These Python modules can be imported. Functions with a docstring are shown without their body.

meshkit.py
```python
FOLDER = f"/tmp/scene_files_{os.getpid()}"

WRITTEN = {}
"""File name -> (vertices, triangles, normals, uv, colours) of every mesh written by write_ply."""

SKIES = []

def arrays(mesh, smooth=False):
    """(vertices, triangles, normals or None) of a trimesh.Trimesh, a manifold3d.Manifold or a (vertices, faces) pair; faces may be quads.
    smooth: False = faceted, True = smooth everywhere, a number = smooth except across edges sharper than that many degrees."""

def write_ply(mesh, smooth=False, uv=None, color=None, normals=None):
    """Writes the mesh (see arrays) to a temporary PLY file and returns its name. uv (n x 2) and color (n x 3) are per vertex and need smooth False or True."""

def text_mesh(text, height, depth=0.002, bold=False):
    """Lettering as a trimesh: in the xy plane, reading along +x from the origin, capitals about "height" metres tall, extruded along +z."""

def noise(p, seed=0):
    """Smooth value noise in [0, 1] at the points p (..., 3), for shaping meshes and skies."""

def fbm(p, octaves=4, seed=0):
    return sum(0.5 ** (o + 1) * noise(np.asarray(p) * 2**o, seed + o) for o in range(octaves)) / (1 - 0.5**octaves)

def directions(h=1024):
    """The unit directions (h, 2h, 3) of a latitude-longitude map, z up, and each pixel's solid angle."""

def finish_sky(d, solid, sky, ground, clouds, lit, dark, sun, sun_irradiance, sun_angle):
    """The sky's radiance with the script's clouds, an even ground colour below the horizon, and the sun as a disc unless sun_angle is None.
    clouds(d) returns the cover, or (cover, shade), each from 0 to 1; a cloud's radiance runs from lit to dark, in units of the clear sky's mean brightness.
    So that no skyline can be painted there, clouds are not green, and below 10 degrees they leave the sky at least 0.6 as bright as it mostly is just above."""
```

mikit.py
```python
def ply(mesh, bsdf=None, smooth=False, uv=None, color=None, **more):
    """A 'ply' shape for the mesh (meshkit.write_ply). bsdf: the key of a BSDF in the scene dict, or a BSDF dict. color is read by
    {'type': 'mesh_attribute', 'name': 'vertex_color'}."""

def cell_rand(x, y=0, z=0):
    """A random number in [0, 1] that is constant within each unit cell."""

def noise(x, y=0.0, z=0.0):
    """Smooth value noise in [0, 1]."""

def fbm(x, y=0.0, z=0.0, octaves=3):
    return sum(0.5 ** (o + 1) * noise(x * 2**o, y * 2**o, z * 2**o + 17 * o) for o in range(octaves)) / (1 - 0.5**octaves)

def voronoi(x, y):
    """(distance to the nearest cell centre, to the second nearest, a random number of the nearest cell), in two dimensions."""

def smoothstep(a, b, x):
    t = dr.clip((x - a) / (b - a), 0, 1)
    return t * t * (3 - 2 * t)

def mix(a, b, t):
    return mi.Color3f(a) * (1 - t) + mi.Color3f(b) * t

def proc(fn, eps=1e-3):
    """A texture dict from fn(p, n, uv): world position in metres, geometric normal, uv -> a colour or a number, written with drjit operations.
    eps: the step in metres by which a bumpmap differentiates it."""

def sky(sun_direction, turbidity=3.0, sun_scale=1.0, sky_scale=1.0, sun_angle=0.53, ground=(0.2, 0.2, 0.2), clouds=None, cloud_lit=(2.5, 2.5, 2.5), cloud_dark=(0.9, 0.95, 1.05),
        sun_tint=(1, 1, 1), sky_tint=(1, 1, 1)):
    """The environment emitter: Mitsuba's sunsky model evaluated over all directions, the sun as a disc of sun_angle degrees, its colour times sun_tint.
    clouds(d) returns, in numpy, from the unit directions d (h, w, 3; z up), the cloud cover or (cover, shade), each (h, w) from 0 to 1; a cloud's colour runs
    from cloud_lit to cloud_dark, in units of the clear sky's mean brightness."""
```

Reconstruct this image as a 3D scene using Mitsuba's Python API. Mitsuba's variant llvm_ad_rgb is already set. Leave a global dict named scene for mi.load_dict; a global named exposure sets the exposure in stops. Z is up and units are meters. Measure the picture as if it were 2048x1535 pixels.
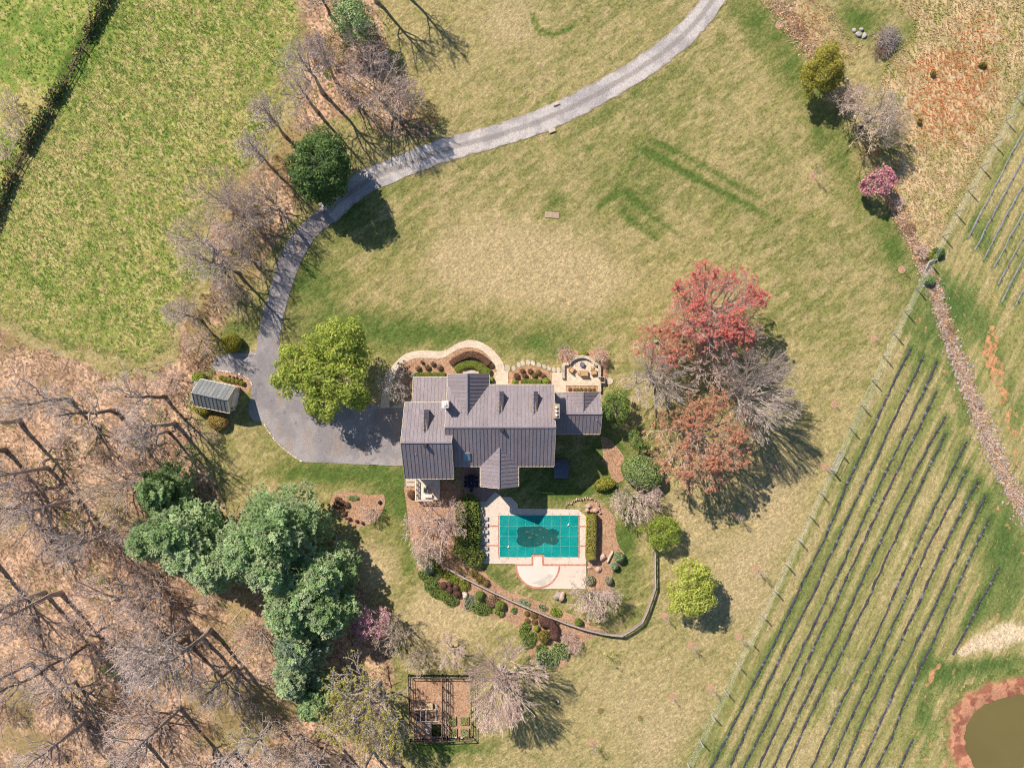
import math
import numpy as np, trimesh, shapely, drjit as dr, mitsuba as mi
import mikit, meshkit
from shapely.geometry import Polygon, LineString, Point, box as sbox
from mikit import noise, fbm, voronoi, smoothstep, mix, cell_rand

# ---------------------------------------------------------------- camera, sky, exposure
H, S = 120.0, 12.5                      # camera height (m); photograph pixels (2048 wide) per metre on the ground
T = mi.ScalarTransform4f
scene, labels = {}, {}
scene['camera'] = {'type': 'perspective', 'fov': math.degrees(2 * math.atan(1024 / S / H)), 'fov_axis': 'x', 'near_clip': 1.0, 'far_clip': 6000.0,
                   'to_world': T().look_at(origin=[0, 0, H], target=[0, 0, 0], up=[0, 1, 0])}
SUN_EL = math.radians(44)
scene['sun_sky'] = mikit.sky([-0.66 * math.cos(SUN_EL), 0.75 * math.cos(SUN_EL), math.sin(SUN_EL)], turbidity=3.0, sky_scale=.66, sun_tint=(.975, .985, 1.08), ground=(0.2, 0.19, 0.13))
exposure = 2.1

def G(px, py, z=0.0):
    """The point at height z that the photograph shows at pixel (px, py)."""
    k = (1 - z / H) / S
    return np.array([(px - 1024) * k, (767.5 - py) * k, z])
def Q(pts):
    return [tuple(G(x, y)[:2]) for x, y in pts]

# ---------------------------------------------------------------- materials
PAL = dict(
    bark=(0.4, 0.345, 0.32), bark_dark=(0.2, 0.165, 0.145), bark_pale=(0.44, 0.4, 0.385), twig=(0.58, 0.505, 0.485), twig_grey=(0.6, 0.56, 0.55), twig_tan=(0.64, 0.54, 0.43), twig_pink=(0.66, 0.54, 0.51),
    bud_red=(0.74, 0.235, 0.22), bud_orange=(0.56, 0.3, 0.2), bud_rust=(0.56, 0.28, 0.19), bud_yellow=(0.52, 0.49, 0.16), blossom=(0.62, 0.23, 0.34), magenta=(0.52, 0.24, 0.36),
    lime=(0.46, 0.55, 0.12), lime_yellow=(0.56, 0.6, 0.19), spring=(0.28, 0.39, 0.08), holly=(0.13, 0.225, 0.09), holly_mid=(0.22, 0.33, 0.12), pine=(0.4, 0.56, 0.3), pine_dark=(0.3, 0.45, 0.22), pine_pale=(0.53, 0.65, 0.42),
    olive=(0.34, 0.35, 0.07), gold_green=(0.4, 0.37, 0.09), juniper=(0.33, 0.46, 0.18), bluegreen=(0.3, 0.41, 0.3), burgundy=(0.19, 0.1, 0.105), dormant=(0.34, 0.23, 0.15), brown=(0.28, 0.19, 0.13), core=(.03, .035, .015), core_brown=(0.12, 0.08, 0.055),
    grass_green=(0.29, 0.43, 0.12), grass_dark=(0.19, 0.31, 0.08), grass_yellow=(0.5, 0.53, 0.21), straw=(0.62, 0.52, 0.32), straw_pale=(0.7, 0.6, 0.42), rust_straw=(0.7, 0.42, 0.23),
    rock=(.36, .31, .29), rock_pink=(0.5, 0.38, 0.33), rock_grey=(0.44, 0.43, 0.43), stone=(.42, .36, .29), stone_pale=(.55, .50, .43),
    white=(.74, .71, .67), cream=(.60, .55, .42), siding=(.52, .47, .40), wood_tan=(.42, .34, .27), wood_grey=(.34, .30, .27), black=(.022, .02, .022), dark_metal=(.05, .05, .055), steel=(.42, .44, .42), wire=(0.6, 0.68, 0.6),
    cushion=(.52, .37, .22), navy=(.025, .035, .07), fabric=(.45, .45, .47), fabric_dark=(.16, .19, .27), twig_mid=(.47, .425, .405), mat_grey=(.25, .25, .28), strap=(.16, .42, .40), brick=(.40, .25, .20), salmon=(.55, .26, .20), white_metal=(.7, .73, .76), soil=(.26, .17, .11), plastic=(0.07, 0.07, 0.09), tube=(0.22, 0.18, 0.14), yellow=(.6, .5, .12), deck=(.55, .48, .40))
PN = list(PAL)
PI_ = {k: i for i, k in enumerate(PN)}
def palette(p, n, uv):
    i = dr.floor(uv.y)
    c = mi.Color3f(.3)
    for k, v in enumerate(PAL.values()):
        c = dr.select(i == k, mi.Color3f(*v), c)
    g = 0.86 + 0.28 * noise(p.x * 3.1, p.y * 3.1, p.z * 3.1)
    return c * (0.62 + 0.76 * uv.x) * g
def bsdf(name, tex, two=True, **kw):
    d = {'type': 'diffuse', 'reflectance': tex}
    scene[name] = {'type': 'twosided', 'bsdf': d} if two else d
    return name
def rgb(*c): return {'type': 'rgb', 'value': list(c)}
bsdf('matte', mikit.proc(palette))
scene['leaf'] = {'type': 'principledthin', 'base_color': mikit.proc(palette), 'roughness': .65, 'diff_trans': .8, 'spec_trans': 0.0, 'eta': 1.3}

def lawn_colour(p, green):
    a, b = p.x * .80 + p.y * .60, p.y * .80 - p.x * .60
    st = fbm(a * .55, b * 1.5, 3.0, 4)
    fine = noise(a * 2.4, b * 5.5, 1.0)
    mot = fbm(p.x * .085, p.y * .085, 7.0, 3)
    pat = fbm(p.x * .45 + 9, p.y * .45, 2.0, 3)
    c = mix((.36, .318, .16), (.25, .25, .10), smoothstep(.36, .66, st * .6 + mot * .4))
    c = mix(c, (.46, .375, .225), smoothstep(.56, .80, pat) * smoothstep(.42, .62, mot) * .7)
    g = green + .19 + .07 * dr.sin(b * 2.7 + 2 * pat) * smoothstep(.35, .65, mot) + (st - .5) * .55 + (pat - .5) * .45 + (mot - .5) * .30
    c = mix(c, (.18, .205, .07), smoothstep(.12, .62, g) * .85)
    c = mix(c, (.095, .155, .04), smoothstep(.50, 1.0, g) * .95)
    c = mix(c, (.45, .375, .225), smoothstep(.03, .42, -green + (mot - .5) * .5) * .8)
    return c * (.78 + .44 * fine) * grain(p, .42)
def grain(p, amt):
    """Fine speckle of single blades and thatch."""
    return 1 + amt * (noise(p.x * 7.0, p.y * 7.0, 2.0) + noise(p.x * 13.0, p.y * 13.0, 5.0) + .8 * noise(p.x * 3.3, p.y * 3.3, 9.0) - 1.4)
def lawn_fn(p, n, uv): return lawn_colour(p, uv.y)
def meadow_fn(p, n, uv):
    m = fbm(p.x * 1.3, p.y * 1.3, 1.0, 4)
    big = fbm(p.x * .12, p.y * .12, 5.0, 3)
    c = mix((.44, .42, .18), (.29, .35, .095), smoothstep(.40, .62, m + (big - .5) * .4 + uv.y * .30))
    c = mix(c, (.17, .27, .06), smoothstep(.58, .82, m * .6 + big * .4 + uv.y * .25)) * (.8 + .4 * noise(p.x * 4, p.y * 4))
    return mix(lawn_colour(p, uv.y), c, smoothstep(.2, .8, uv.x + .5 * (m - .5)))
def wood_fn(p, n, uv):
    m = fbm(p.x * .35, p.y * .35, 1.0, 4)
    d1, d2, r = voronoi(p.x * 3.2, p.y * 3.2)
    c = mix(mix((.50, .355, .25), (.36, .25, .175), smoothstep(.35, .65, m)), (.23, .165, .115), smoothstep(.55, .72, fbm(p.x * .55 + 7, p.y * .55, 12.0, 4)) * .7) * (.52 + .96 * r) * (.82 + .36 * noise(p.x * 8, p.y * 8))
    c = mix(c, (.27, .23, .10), smoothstep(.52, .68, fbm(p.x * .14 + 3, p.y * .14, 2.0, 3)) * .75)
    return mix(lawn_colour(p, uv.y), c, smoothstep(.2, .8, uv.x + .6 * (m - .5)))
def scrub_fn(p, n, uv):
    m = fbm(p.x * .7, p.y * .7, 1.0, 4)
    c = mix((.55, .45, .28), (.38, .33, .17), smoothstep(.40, .68, m)) * (.72 + .5 * noise(p.x * 4, p.y * 4))
    return mix(lawn_colour(p, uv.y), c, smoothstep(.2, .8, uv.x + .5 * (m - .5)))
def vine_fn(p, n, uv):
    a, b = p.x * .432 + p.y * .902, p.x * .902 - p.y * .432      # along and across the rows
    st = fbm(b * 1.3, a * .09, 1.0, 3)
    fine = noise(a * 1.2, b * 5, 3.0)
    m = fbm(p.x * .1, p.y * .1, 4.0, 3)
    c = mix((.37, .33, .165), (.25, .262, .10), smoothstep(.38, .60, st * .7 + m * .3))
    g = uv.y + (st - .5) * .7 + (m - .5) * .5
    c = mix(mix(c, (.16, .21, .07), smoothstep(.10, .55, g) * .9), (.085, .15, .045), smoothstep(.5, 1.1, g) * .9)
    c = mix(c, (.50, .28, .15), smoothstep(.40, .95, uv.x - 1 + 2.6 * (fbm(p.x * 1.3, p.y * 1.0, 8.0, 4) - .56)))
    c = mix(c, (.62, .53, .38), smoothstep(.2, 1.5, -uv.y + 1.6 * (fbm(p.x * .7, p.y * .7, 6.0, 4) - .5)))
    return c * (.84 + .32 * fine) * grain(p, .45)
def bank_fn(p, n, uv):
    m = fbm(p.x * .8, p.y * .8, 1.0, 4)
    c = mix((.58, .31, .20), (.34, .15, .10), smoothstep(.42, .62, m)) * (.8 + .4 * noise(p.x * 5, p.y * 5))
    return mix(lawn_colour(p, uv.y + .2), c, smoothstep(.2, .7, uv.x + .5 * (m - .5)))
for nm, fn in dict(lawn=lawn_fn, meadow=meadow_fn, woodland=wood_fn, scrub=scrub_fn, vineyard=vine_fn, bank=bank_fn).items():
    bsdf('mat_' + nm, mikit.proc(fn))
def asphalt_fn(p, n, uv):
    m = fbm(p.x * .3, p.y * .3, 1.0, 4)
    c = mix((.255, .255, .28), (.345, .34, .36), smoothstep(.35, .65, m))
    c = mix(c, (.33, .27, .23), smoothstep(.55, .75, fbm(p.x * .7, p.y * .2, 6.0, 3)) * .45)
    c = mix(c, (.10, .10, .11), smoothstep(.72, .82, fbm(p.x * 1.1, p.y * 1.1, 9.0, 3)) * .4)
    return c * (.84 + .32 * noise(p.x * 9, p.y * 9)) * (.92 + .16 * cell_rand(p.x * 30, p.y * 30))
bsdf('mat_asphalt', mikit.proc(asphalt_fn))
def gravel_fn(p, n, uv):   # uv.x: from 0 at one edge of the lane to 1 at the other
    m = fbm(p.x * .35, p.y * .35, 1.0, 4)
    c = mix((.38, .38, .40), (.52, .515, .52), smoothstep(.35, .62, m))
    mid = 1 - smoothstep(.05, .17, dr.abs(uv.x - .5 + .10 * (m - .5)))
    c = mix(c, (.24, .22, .215), mid * .6)
    ed = smoothstep(.40, .5, dr.abs(uv.x - .5) + .12 * (noise(p.x * 1.5, p.y * 1.5) - .5))
    c = mix(c, (.30, .25, .20), ed * .7)
    return c * (.80 + .40 * noise(p.x * 8, p.y * 8)) * (.9 + .2 * cell_rand(p.x * 25, p.y * 25))
bsdf('mat_gravel', mikit.proc(gravel_fn))
def mulch_fn(p, n, uv):
    d1, d2, r = voronoi(p.x * 6, p.y * 6)
    return mix((.37, .235, .155), (.45, .31, .215), fbm(p.x * .6, p.y * .6, 1.0, 3)) * (.68 + .64 * r)
bsdf('mat_mulch', mikit.proc(mulch_fn))
def ring_fn(p, n, uv): return mix((.50, .345, .235), (.40, .265, .18), fbm(p.x * 2, p.y * 2, 1.0, 3)) * (.8 + .4 * noise(p.x * 9, p.y * 9))
bsdf('mat_ring', mikit.proc(ring_fn))
def conc_fn(p, n, uv):
    m = fbm(p.x * .5, p.y * .5, 1.0, 4)
    c = mix((.64, .57, .50), (.72, .655, .59), m) * (.975 + .05 * noise(p.x * 7, p.y * 7))
    return mix(c, (.40, .34, .29), smoothstep(.66, .80, fbm(p.x * 1.3, p.y * 1.3, 5.0, 4)) * .35)
bsdf('mat_concrete', mikit.proc(conc_fn))
def white_fn(p, n, uv):
    c = mix((.72, .70, .66), (.66, .63, .58), fbm(p.x * .8, p.y * .8, 1.0, 3))
    return mix(c, (.42, .42, .38), smoothstep(.60, .78, fbm(p.x * .5 + 4, p.y * 1.1, 5.0, 4)) * .55)
bsdf('mat_white', mikit.proc(white_fn))
def brickrows(p, w, h):
    r = dr.floor(p.y / h)
    x = p.x / w + .5 * (r - 2 * dr.floor(r / 2))
    fx, fy = x - dr.floor(x), p.y / h - r
    j = dr.select((fx < .10) | (fx > .90) | (fy < .10) | (fy > .90), 1.0, 0.0)
    return j, cell_rand(x, p.y / h)
def patio_fn(p, n, uv):
    j, r = brickrows(p, .30, .30)
    return mix(mix((.27, .165, .15), (.36, .235, .21), r), (.50, .42, .38), j * .75) * (.9 + .2 * noise(p.x * 8, p.y * 8))
bsdf('mat_patio', mikit.proc(patio_fn))
def paver_fn(p, n, uv):
    d1, d2, r = voronoi(p.x * 1.9, p.y * 1.9)
    c = mix((.60, .53, .43), (.70, .63, .53), r) * (.88 + .24 * noise(p.x * 6, p.y * 6))
    return mix(c, (.40, .33, .26), (1 - smoothstep(.02, .07, d2 - d1)) * .5)
bsdf('mat_paver', mikit.proc(paver_fn))
def roof_fn(p, n, uv):
    m = fbm(p.x * .5, p.y * .5, p.z * .5, 4)
    return (.91 + .18 * uv.x) * mix((.22, .203, .238), (.285, .266, .305), m) * (.92 + .16 * noise(p.x * 5, p.y * 1.2, p.z))
scene['mat_roof'] = {'type': 'twosided', 'bsdf': {'type': 'principled', 'base_color': mikit.proc(roof_fn), 'roughness': .55, 'specular': .3}}
scene['mat_roof_under'] = {'type': 'twosided', 'bsdf': {'type': 'diffuse', 'reflectance': rgb(.035, .03, .035)}}
def shed_fn(p, n, uv):
    return (.8 + .4 * uv.x) * mix((.19, .22, .245), (.28, .305, .32), fbm(p.x * .9, p.y * .9, p.z * .9, 4)) * (.9 + .2 * noise(p.x * 7, p.y * 7, p.z * 7))
scene['mat_shed_roof'] = {'type': 'twosided', 'bsdf': {'type': 'principled', 'base_color': mikit.proc(shed_fn), 'roughness': .5, 'specular': .5}}
def cover_fn(p, n, uv):
    c = mix((.0, .25, .255), (.025, .35, .335), fbm(p.x * .5, p.y * .5, 1.0, 4)) * (.90 + .20 * noise(p.x * 9, p.y * 9))
    return c
bsdf('mat_cover', mikit.proc(cover_fn))
def puddle_fn(p, n, uv):
    c = mix((.004, .085, .09), (.02, .115, .11), fbm(p.x * .9, p.y * .9, 1.0, 4))
    return mix(c, (.22, .15, .08), smoothstep(.70, .80, fbm(p.x * 2.2, p.y * 2.2, 3.0, 3)) * .5)
scene['mat_puddle'] = {'type': 'twosided', 'bsdf': {'type': 'principled', 'base_color': mikit.proc(puddle_fn), 'roughness': .42, 'specular': .25}}
def water_fn(p, n, uv):
    return mix((.15, .13, .05), (.17, .15, .06), fbm(p.x * .15, p.y * .15, 1.0, 3))
scene['mat_water'] = {'type': 'twosided', 'bsdf': {'type': 'principled', 'base_color': mikit.proc(water_fn), 'roughness': .08, 'specular': .5}}
scene['mat_glass'] = {'type': 'twosided', 'bsdf': {'type': 'principled', 'base_color': rgb(.03, .055, .075), 'roughness': .08, 'specular': .9}}
scene['mat_skylight'] = {'type': 'twosided', 'bsdf': {'type': 'principled', 'base_color': rgb(.10, .26, .38), 'roughness': .12, 'specular': .9}}

# ---------------------------------------------------------------- scene helpers
def numbered(key):
    if key not in used: used.add(key); return key
    i = 1
    while f'{key}_{i:03d}' in used: i += 1
    used.add(f'{key}_{i:03d}')
    return f'{key}_{i:03d}'
used = set(scene)
def tag(key, label, cat=None, group=None, kind=None):
    d = labels[key] = {'label': label}
    if cat: d['category'] = cat
    if group: d['group'] = group
    if kind: d['kind'] = kind
    return key
def thing(name, label, cat, group=None, kind=None):
    return tag(numbered(name), label, cat, group, kind)
class MB:
    """Collects pieces of one mesh; each piece has a palette colour (and a random lightness per face group) in its uv."""
    def __init__(s): s.v, s.f, s.u, s.n = [], [], [], 0
    def add(s, v, f, col='stone', rand=None):
        v, f = np.asarray(v, float), np.asarray(f, int)
        if f.shape[1] == 4: f = np.vstack([f[:, [0, 1, 2]], f[:, [0, 2, 3]]])
        u = np.empty((len(v), 2))
        u[:, 0] = .5 if rand is None else rand
        u[:, 1] = (PI_[col] + .5) if isinstance(col, str) else col
        s.v.append(v); s.f.append(f + s.n); s.u.append(u); s.n += len(v)
        return s
    def mesh(s, m, col='stone', rand=None): return s.add(m.vertices, m.faces, col, rand)
    def box(s, c, d, col='stone', rz=0.0, rand=None, bev=0.0):
        m = bevel_box(d, bev) if bev else trimesh.creation.box(d)
        v = np.asarray(m.vertices) @ rotz(rz).T + np.asarray(c, float)
        return s.add(v, m.faces, col, rand)
    def tube(s, pts, r, col='stone', sides=6, rand=None):
        pts = np.asarray(pts, float)
        v, f = tubes(pts[None], np.broadcast_to(np.asarray(r, float), (len(pts),))[None], sides, True)
        return s.add(v, f, col, rand)
    def cyl(s, p0, p1, r0, r1=None, col='stone', sides=10, rand=None): return s.tube([p0, p1], [r0, r0 if r1 is None else r1], col, sides, rand)
    def ply(s, mat='matte', smooth=False):
        return mikit.ply((np.vstack(s.v), np.vstack(s.f)), mat, smooth, uv=np.vstack(s.u))
    def build(s, key, mat='matte', smooth=False, label=None):
        key = numbered(key); scene[key] = s.ply(mat, smooth)
        if label: labels[key] = {'label': label}
        return key
def rotz(a): return np.array([[math.cos(a), -math.sin(a), 0], [math.sin(a), math.cos(a), 0], [0, 0, 1]])
def bevel_box(d, b):
    d = np.asarray(d, float) / 2
    pts = [np.array(sg) * (d - np.eye(3)[k] * 0 - (1 - np.eye(3)[k]) * b) for sg in [(x, y, z) for x in (-1, 1) for y in (-1, 1) for z in (-1, 1)] for k in range(3)]
    return trimesh.convex.convex_hull(np.array(pts))
def tubes(P, R, sides=3, cap=False):
    N, K, _ = P.shape
    t = np.gradient(P, axis=1)
    t /= np.linalg.norm(t, axis=2, keepdims=True) + 1e-9
    a = np.cross(t, np.where(np.abs(t[..., 2:]) < .9, [0, 0, 1.0], [1.0, 0, 0]))
    a /= np.linalg.norm(a, axis=2, keepdims=True) + 1e-9
    b = np.cross(t, a)
    an = np.arange(sides) * 2 * np.pi / sides
    v = P[:, :, None] + R[:, :, None, None] * (np.cos(an)[:, None] * a[:, :, None] + np.sin(an)[:, None] * b[:, :, None])
    n, k, j = np.meshgrid(np.arange(N), np.arange(K - 1), np.arange(sides), indexing='ij')
    i0 = (n * K + k) * sides
    j2 = (j + 1) % sides
    q = np.stack([i0 + j, i0 + j2, i0 + sides + j2, i0 + sides + j], -1).reshape(-1, 4)
    f = np.vstack([q[:, [0, 1, 2]], q[:, [0, 2, 3]]])
    if cap:
        c = [[i * K * sides + o + x for x in tri] for i in range(N) for o, fl in ((0, 1), ((K - 1) * sides, 0)) for tri in ([(0, m + 1, m) if fl else (0, m, m + 1) for m in range(1, sides - 1)])]
        f = np.vstack([f, c])
    return v.reshape(-1, 3), f
def sheet(name, poly, z, mat, label=None, kind='structure', thick=0.0, cat=None):
    """A flat piece of ground (or a slab thick metres deep) on the polygon, in metres."""
    polys = getattr(poly, 'geoms', [poly])
    ms = []
    for p in polys:
        if thick: m = trimesh.creation.extrude_polygon(p, thick, engine='earcut'); m.apply_translation([0, 0, z - thick])
        else:
            v, f = trimesh.creation.triangulate_polygon(p, engine='earcut')
            m = trimesh.Trimesh(np.column_stack([v, np.full(len(v), z)]), f, process=False)
            if m.face_normals[0][2] < 0: m.invert()
        ms.append(m)
    key = numbered(name)
    scene[key] = mikit.ply(trimesh.util.concatenate(ms), mat)
    if label: tag(key, label, cat, None, kind)
    return key
def rag(poly, amp, step=.4, seed=0):
    """The polygon with an uneven edge."""
    if hasattr(poly, 'geoms'): poly = max(poly.geoms, key=lambda g: g.area)
    def ring(r):
        n = max(8, int(r.length / step))
        p = np.array([r.interpolate(i / n, normalized=True).coords[0] for i in range(n)])
        q = np.column_stack([p, np.zeros(n)])
        o = np.column_stack([meshkit.fbm(q * .9, 3, seed) - .5, meshkit.fbm(q * .9 + 50, 3, seed + 5) - .5])
        return p + o * 2 * amp
    return Polygon(ring(poly.exterior), [ring(i) for i in poly.interiors]).buffer(0)
def spline(pts, n=12):
    p = np.asarray(pts, float)
    q = np.vstack([2 * p[0] - p[1], p, 2 * p[-1] - p[-2]])
    out = []
    for i in range(1, len(q) - 2):
        for t in np.arange(n) / n:
            a, b, c, d = q[i - 1], q[i], q[i + 1], q[i + 2]
            out.append(.5 * (2 * b + (c - a) * t + (2 * a - 5 * b + 4 * c - d) * t * t + (3 * b - a - 3 * c + d) * t ** 3))
    return np.array(out + [p[-1]])

# ---------------------------------------------------------------- the ground: one grid, split into its regions
POND0 = Polygon(Q(spline([(2300, 1370), (2048, 1382), (1994, 1395), (1954, 1413), (1932, 1442), (1924, 1475), (1930, 1512), (1945, 1540), (2000, 1700), (2300, 1750)])))
BANK0 = Polygon(Q(spline([(2300, 1300), (2110, 1320), (2048, 1341), (1983, 1354), (1932, 1376), (1899, 1409), (1882, 1453), (1884, 1504), (1900, 1540), (1960, 1760), (2350, 1800)])))
POND, BANK = rag(POND0, .35, .4, 3), rag(BANK0, .5, .5, 6)
FENCE = [(2110, 60), (2056, 150), (2033, 195), (2010, 241), (1986, 287), (1961, 334), (1935, 380), (1909.5, 425), (1884, 472), (1857, 524), (1831, 576), (1808, 621.5), (1786, 666), (1765, 711), (1743, 759), (1721, 809), (1699, 855), (1677, 902),
         (1660, 938), (1639, 984), (1617.7, 1029), (1594, 1077), (1570, 1126), (1546, 1177), (1522, 1227), (1497, 1278), (1472, 1325), (1448, 1378), (1422, 1426.6), (1399, 1478), (1375, 1526), (1350, 1580)]
REG = {   # photograph pixels; the first that holds a point has it
    'bank': None,
    'vineyard': FENCE + [(1000, 2400), (4000, 2400), (4000, -1500)],
    'scrub': [(1520, 0), (1560, 45), (1605, 92), (1625, 140), (1690, 130), (1720, 100), (1690, 70), (1660, 30), (1640, 0), (1600, -200), (1760, -200), (1765, 0), (1800, 20), (1822, 60), (1815, 92), (1780, 112), (1745, 150), (1790, 300), (1770, 380), (1790, 430), (1815, 490), (1845, 530), (1857, 524)] + FENCE[9::-1] + [(2140, -300), (1500, -300)],
    'woodland': [(-3000, 650), (0, 640), (70, 672), (150, 705), (230, 735), (300, 742), (350, 700), (348, 640), (395, 600), (420, 540), (400, 480), (415, 420), (470, 350), (540, 300), (580, 215), (600, 120), (590, 0), (600, -200), (800, -200), (770, 0), (780, 60), (790, 150), (850, 220), (880, 262), (850, 290), (760, 268), (720, 240), (690, 250), (640, 262),
                 (600, 300), (600, 380), (605, 440), (560, 500), (520, 560), (480, 610), (450, 690), (440, 730), (400, 760), (395, 800), (420, 850), (400, 890), (420, 930), (470, 1000), (520, 1015), (560, 1030), (640, 1060), (710, 1110), (740, 1190), (790, 1250), (800, 1340), (780, 1480), (830, 1540), (900, 2400), (-3000, 2400)],
    'meadow': [(205, 0), (290, -300), (650, -300), (620, 0), (590, 120), (560, 230), (500, 320), (420, 410), (390, 480), (400, 540), (370, 610), (340, 690), (300, 735), (200, 715), (90, 680), (0, 640), (-3000, 660), (-3000, 900), (-100, 420), (0, 415), (70, 290), (130, 160)],
    'pasture': [(205, 0), (130, 160), (70, 290), (0, 415), (-3000, 700), (-3000, -2000), (290, -2000), (290, -300)],
}
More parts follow.
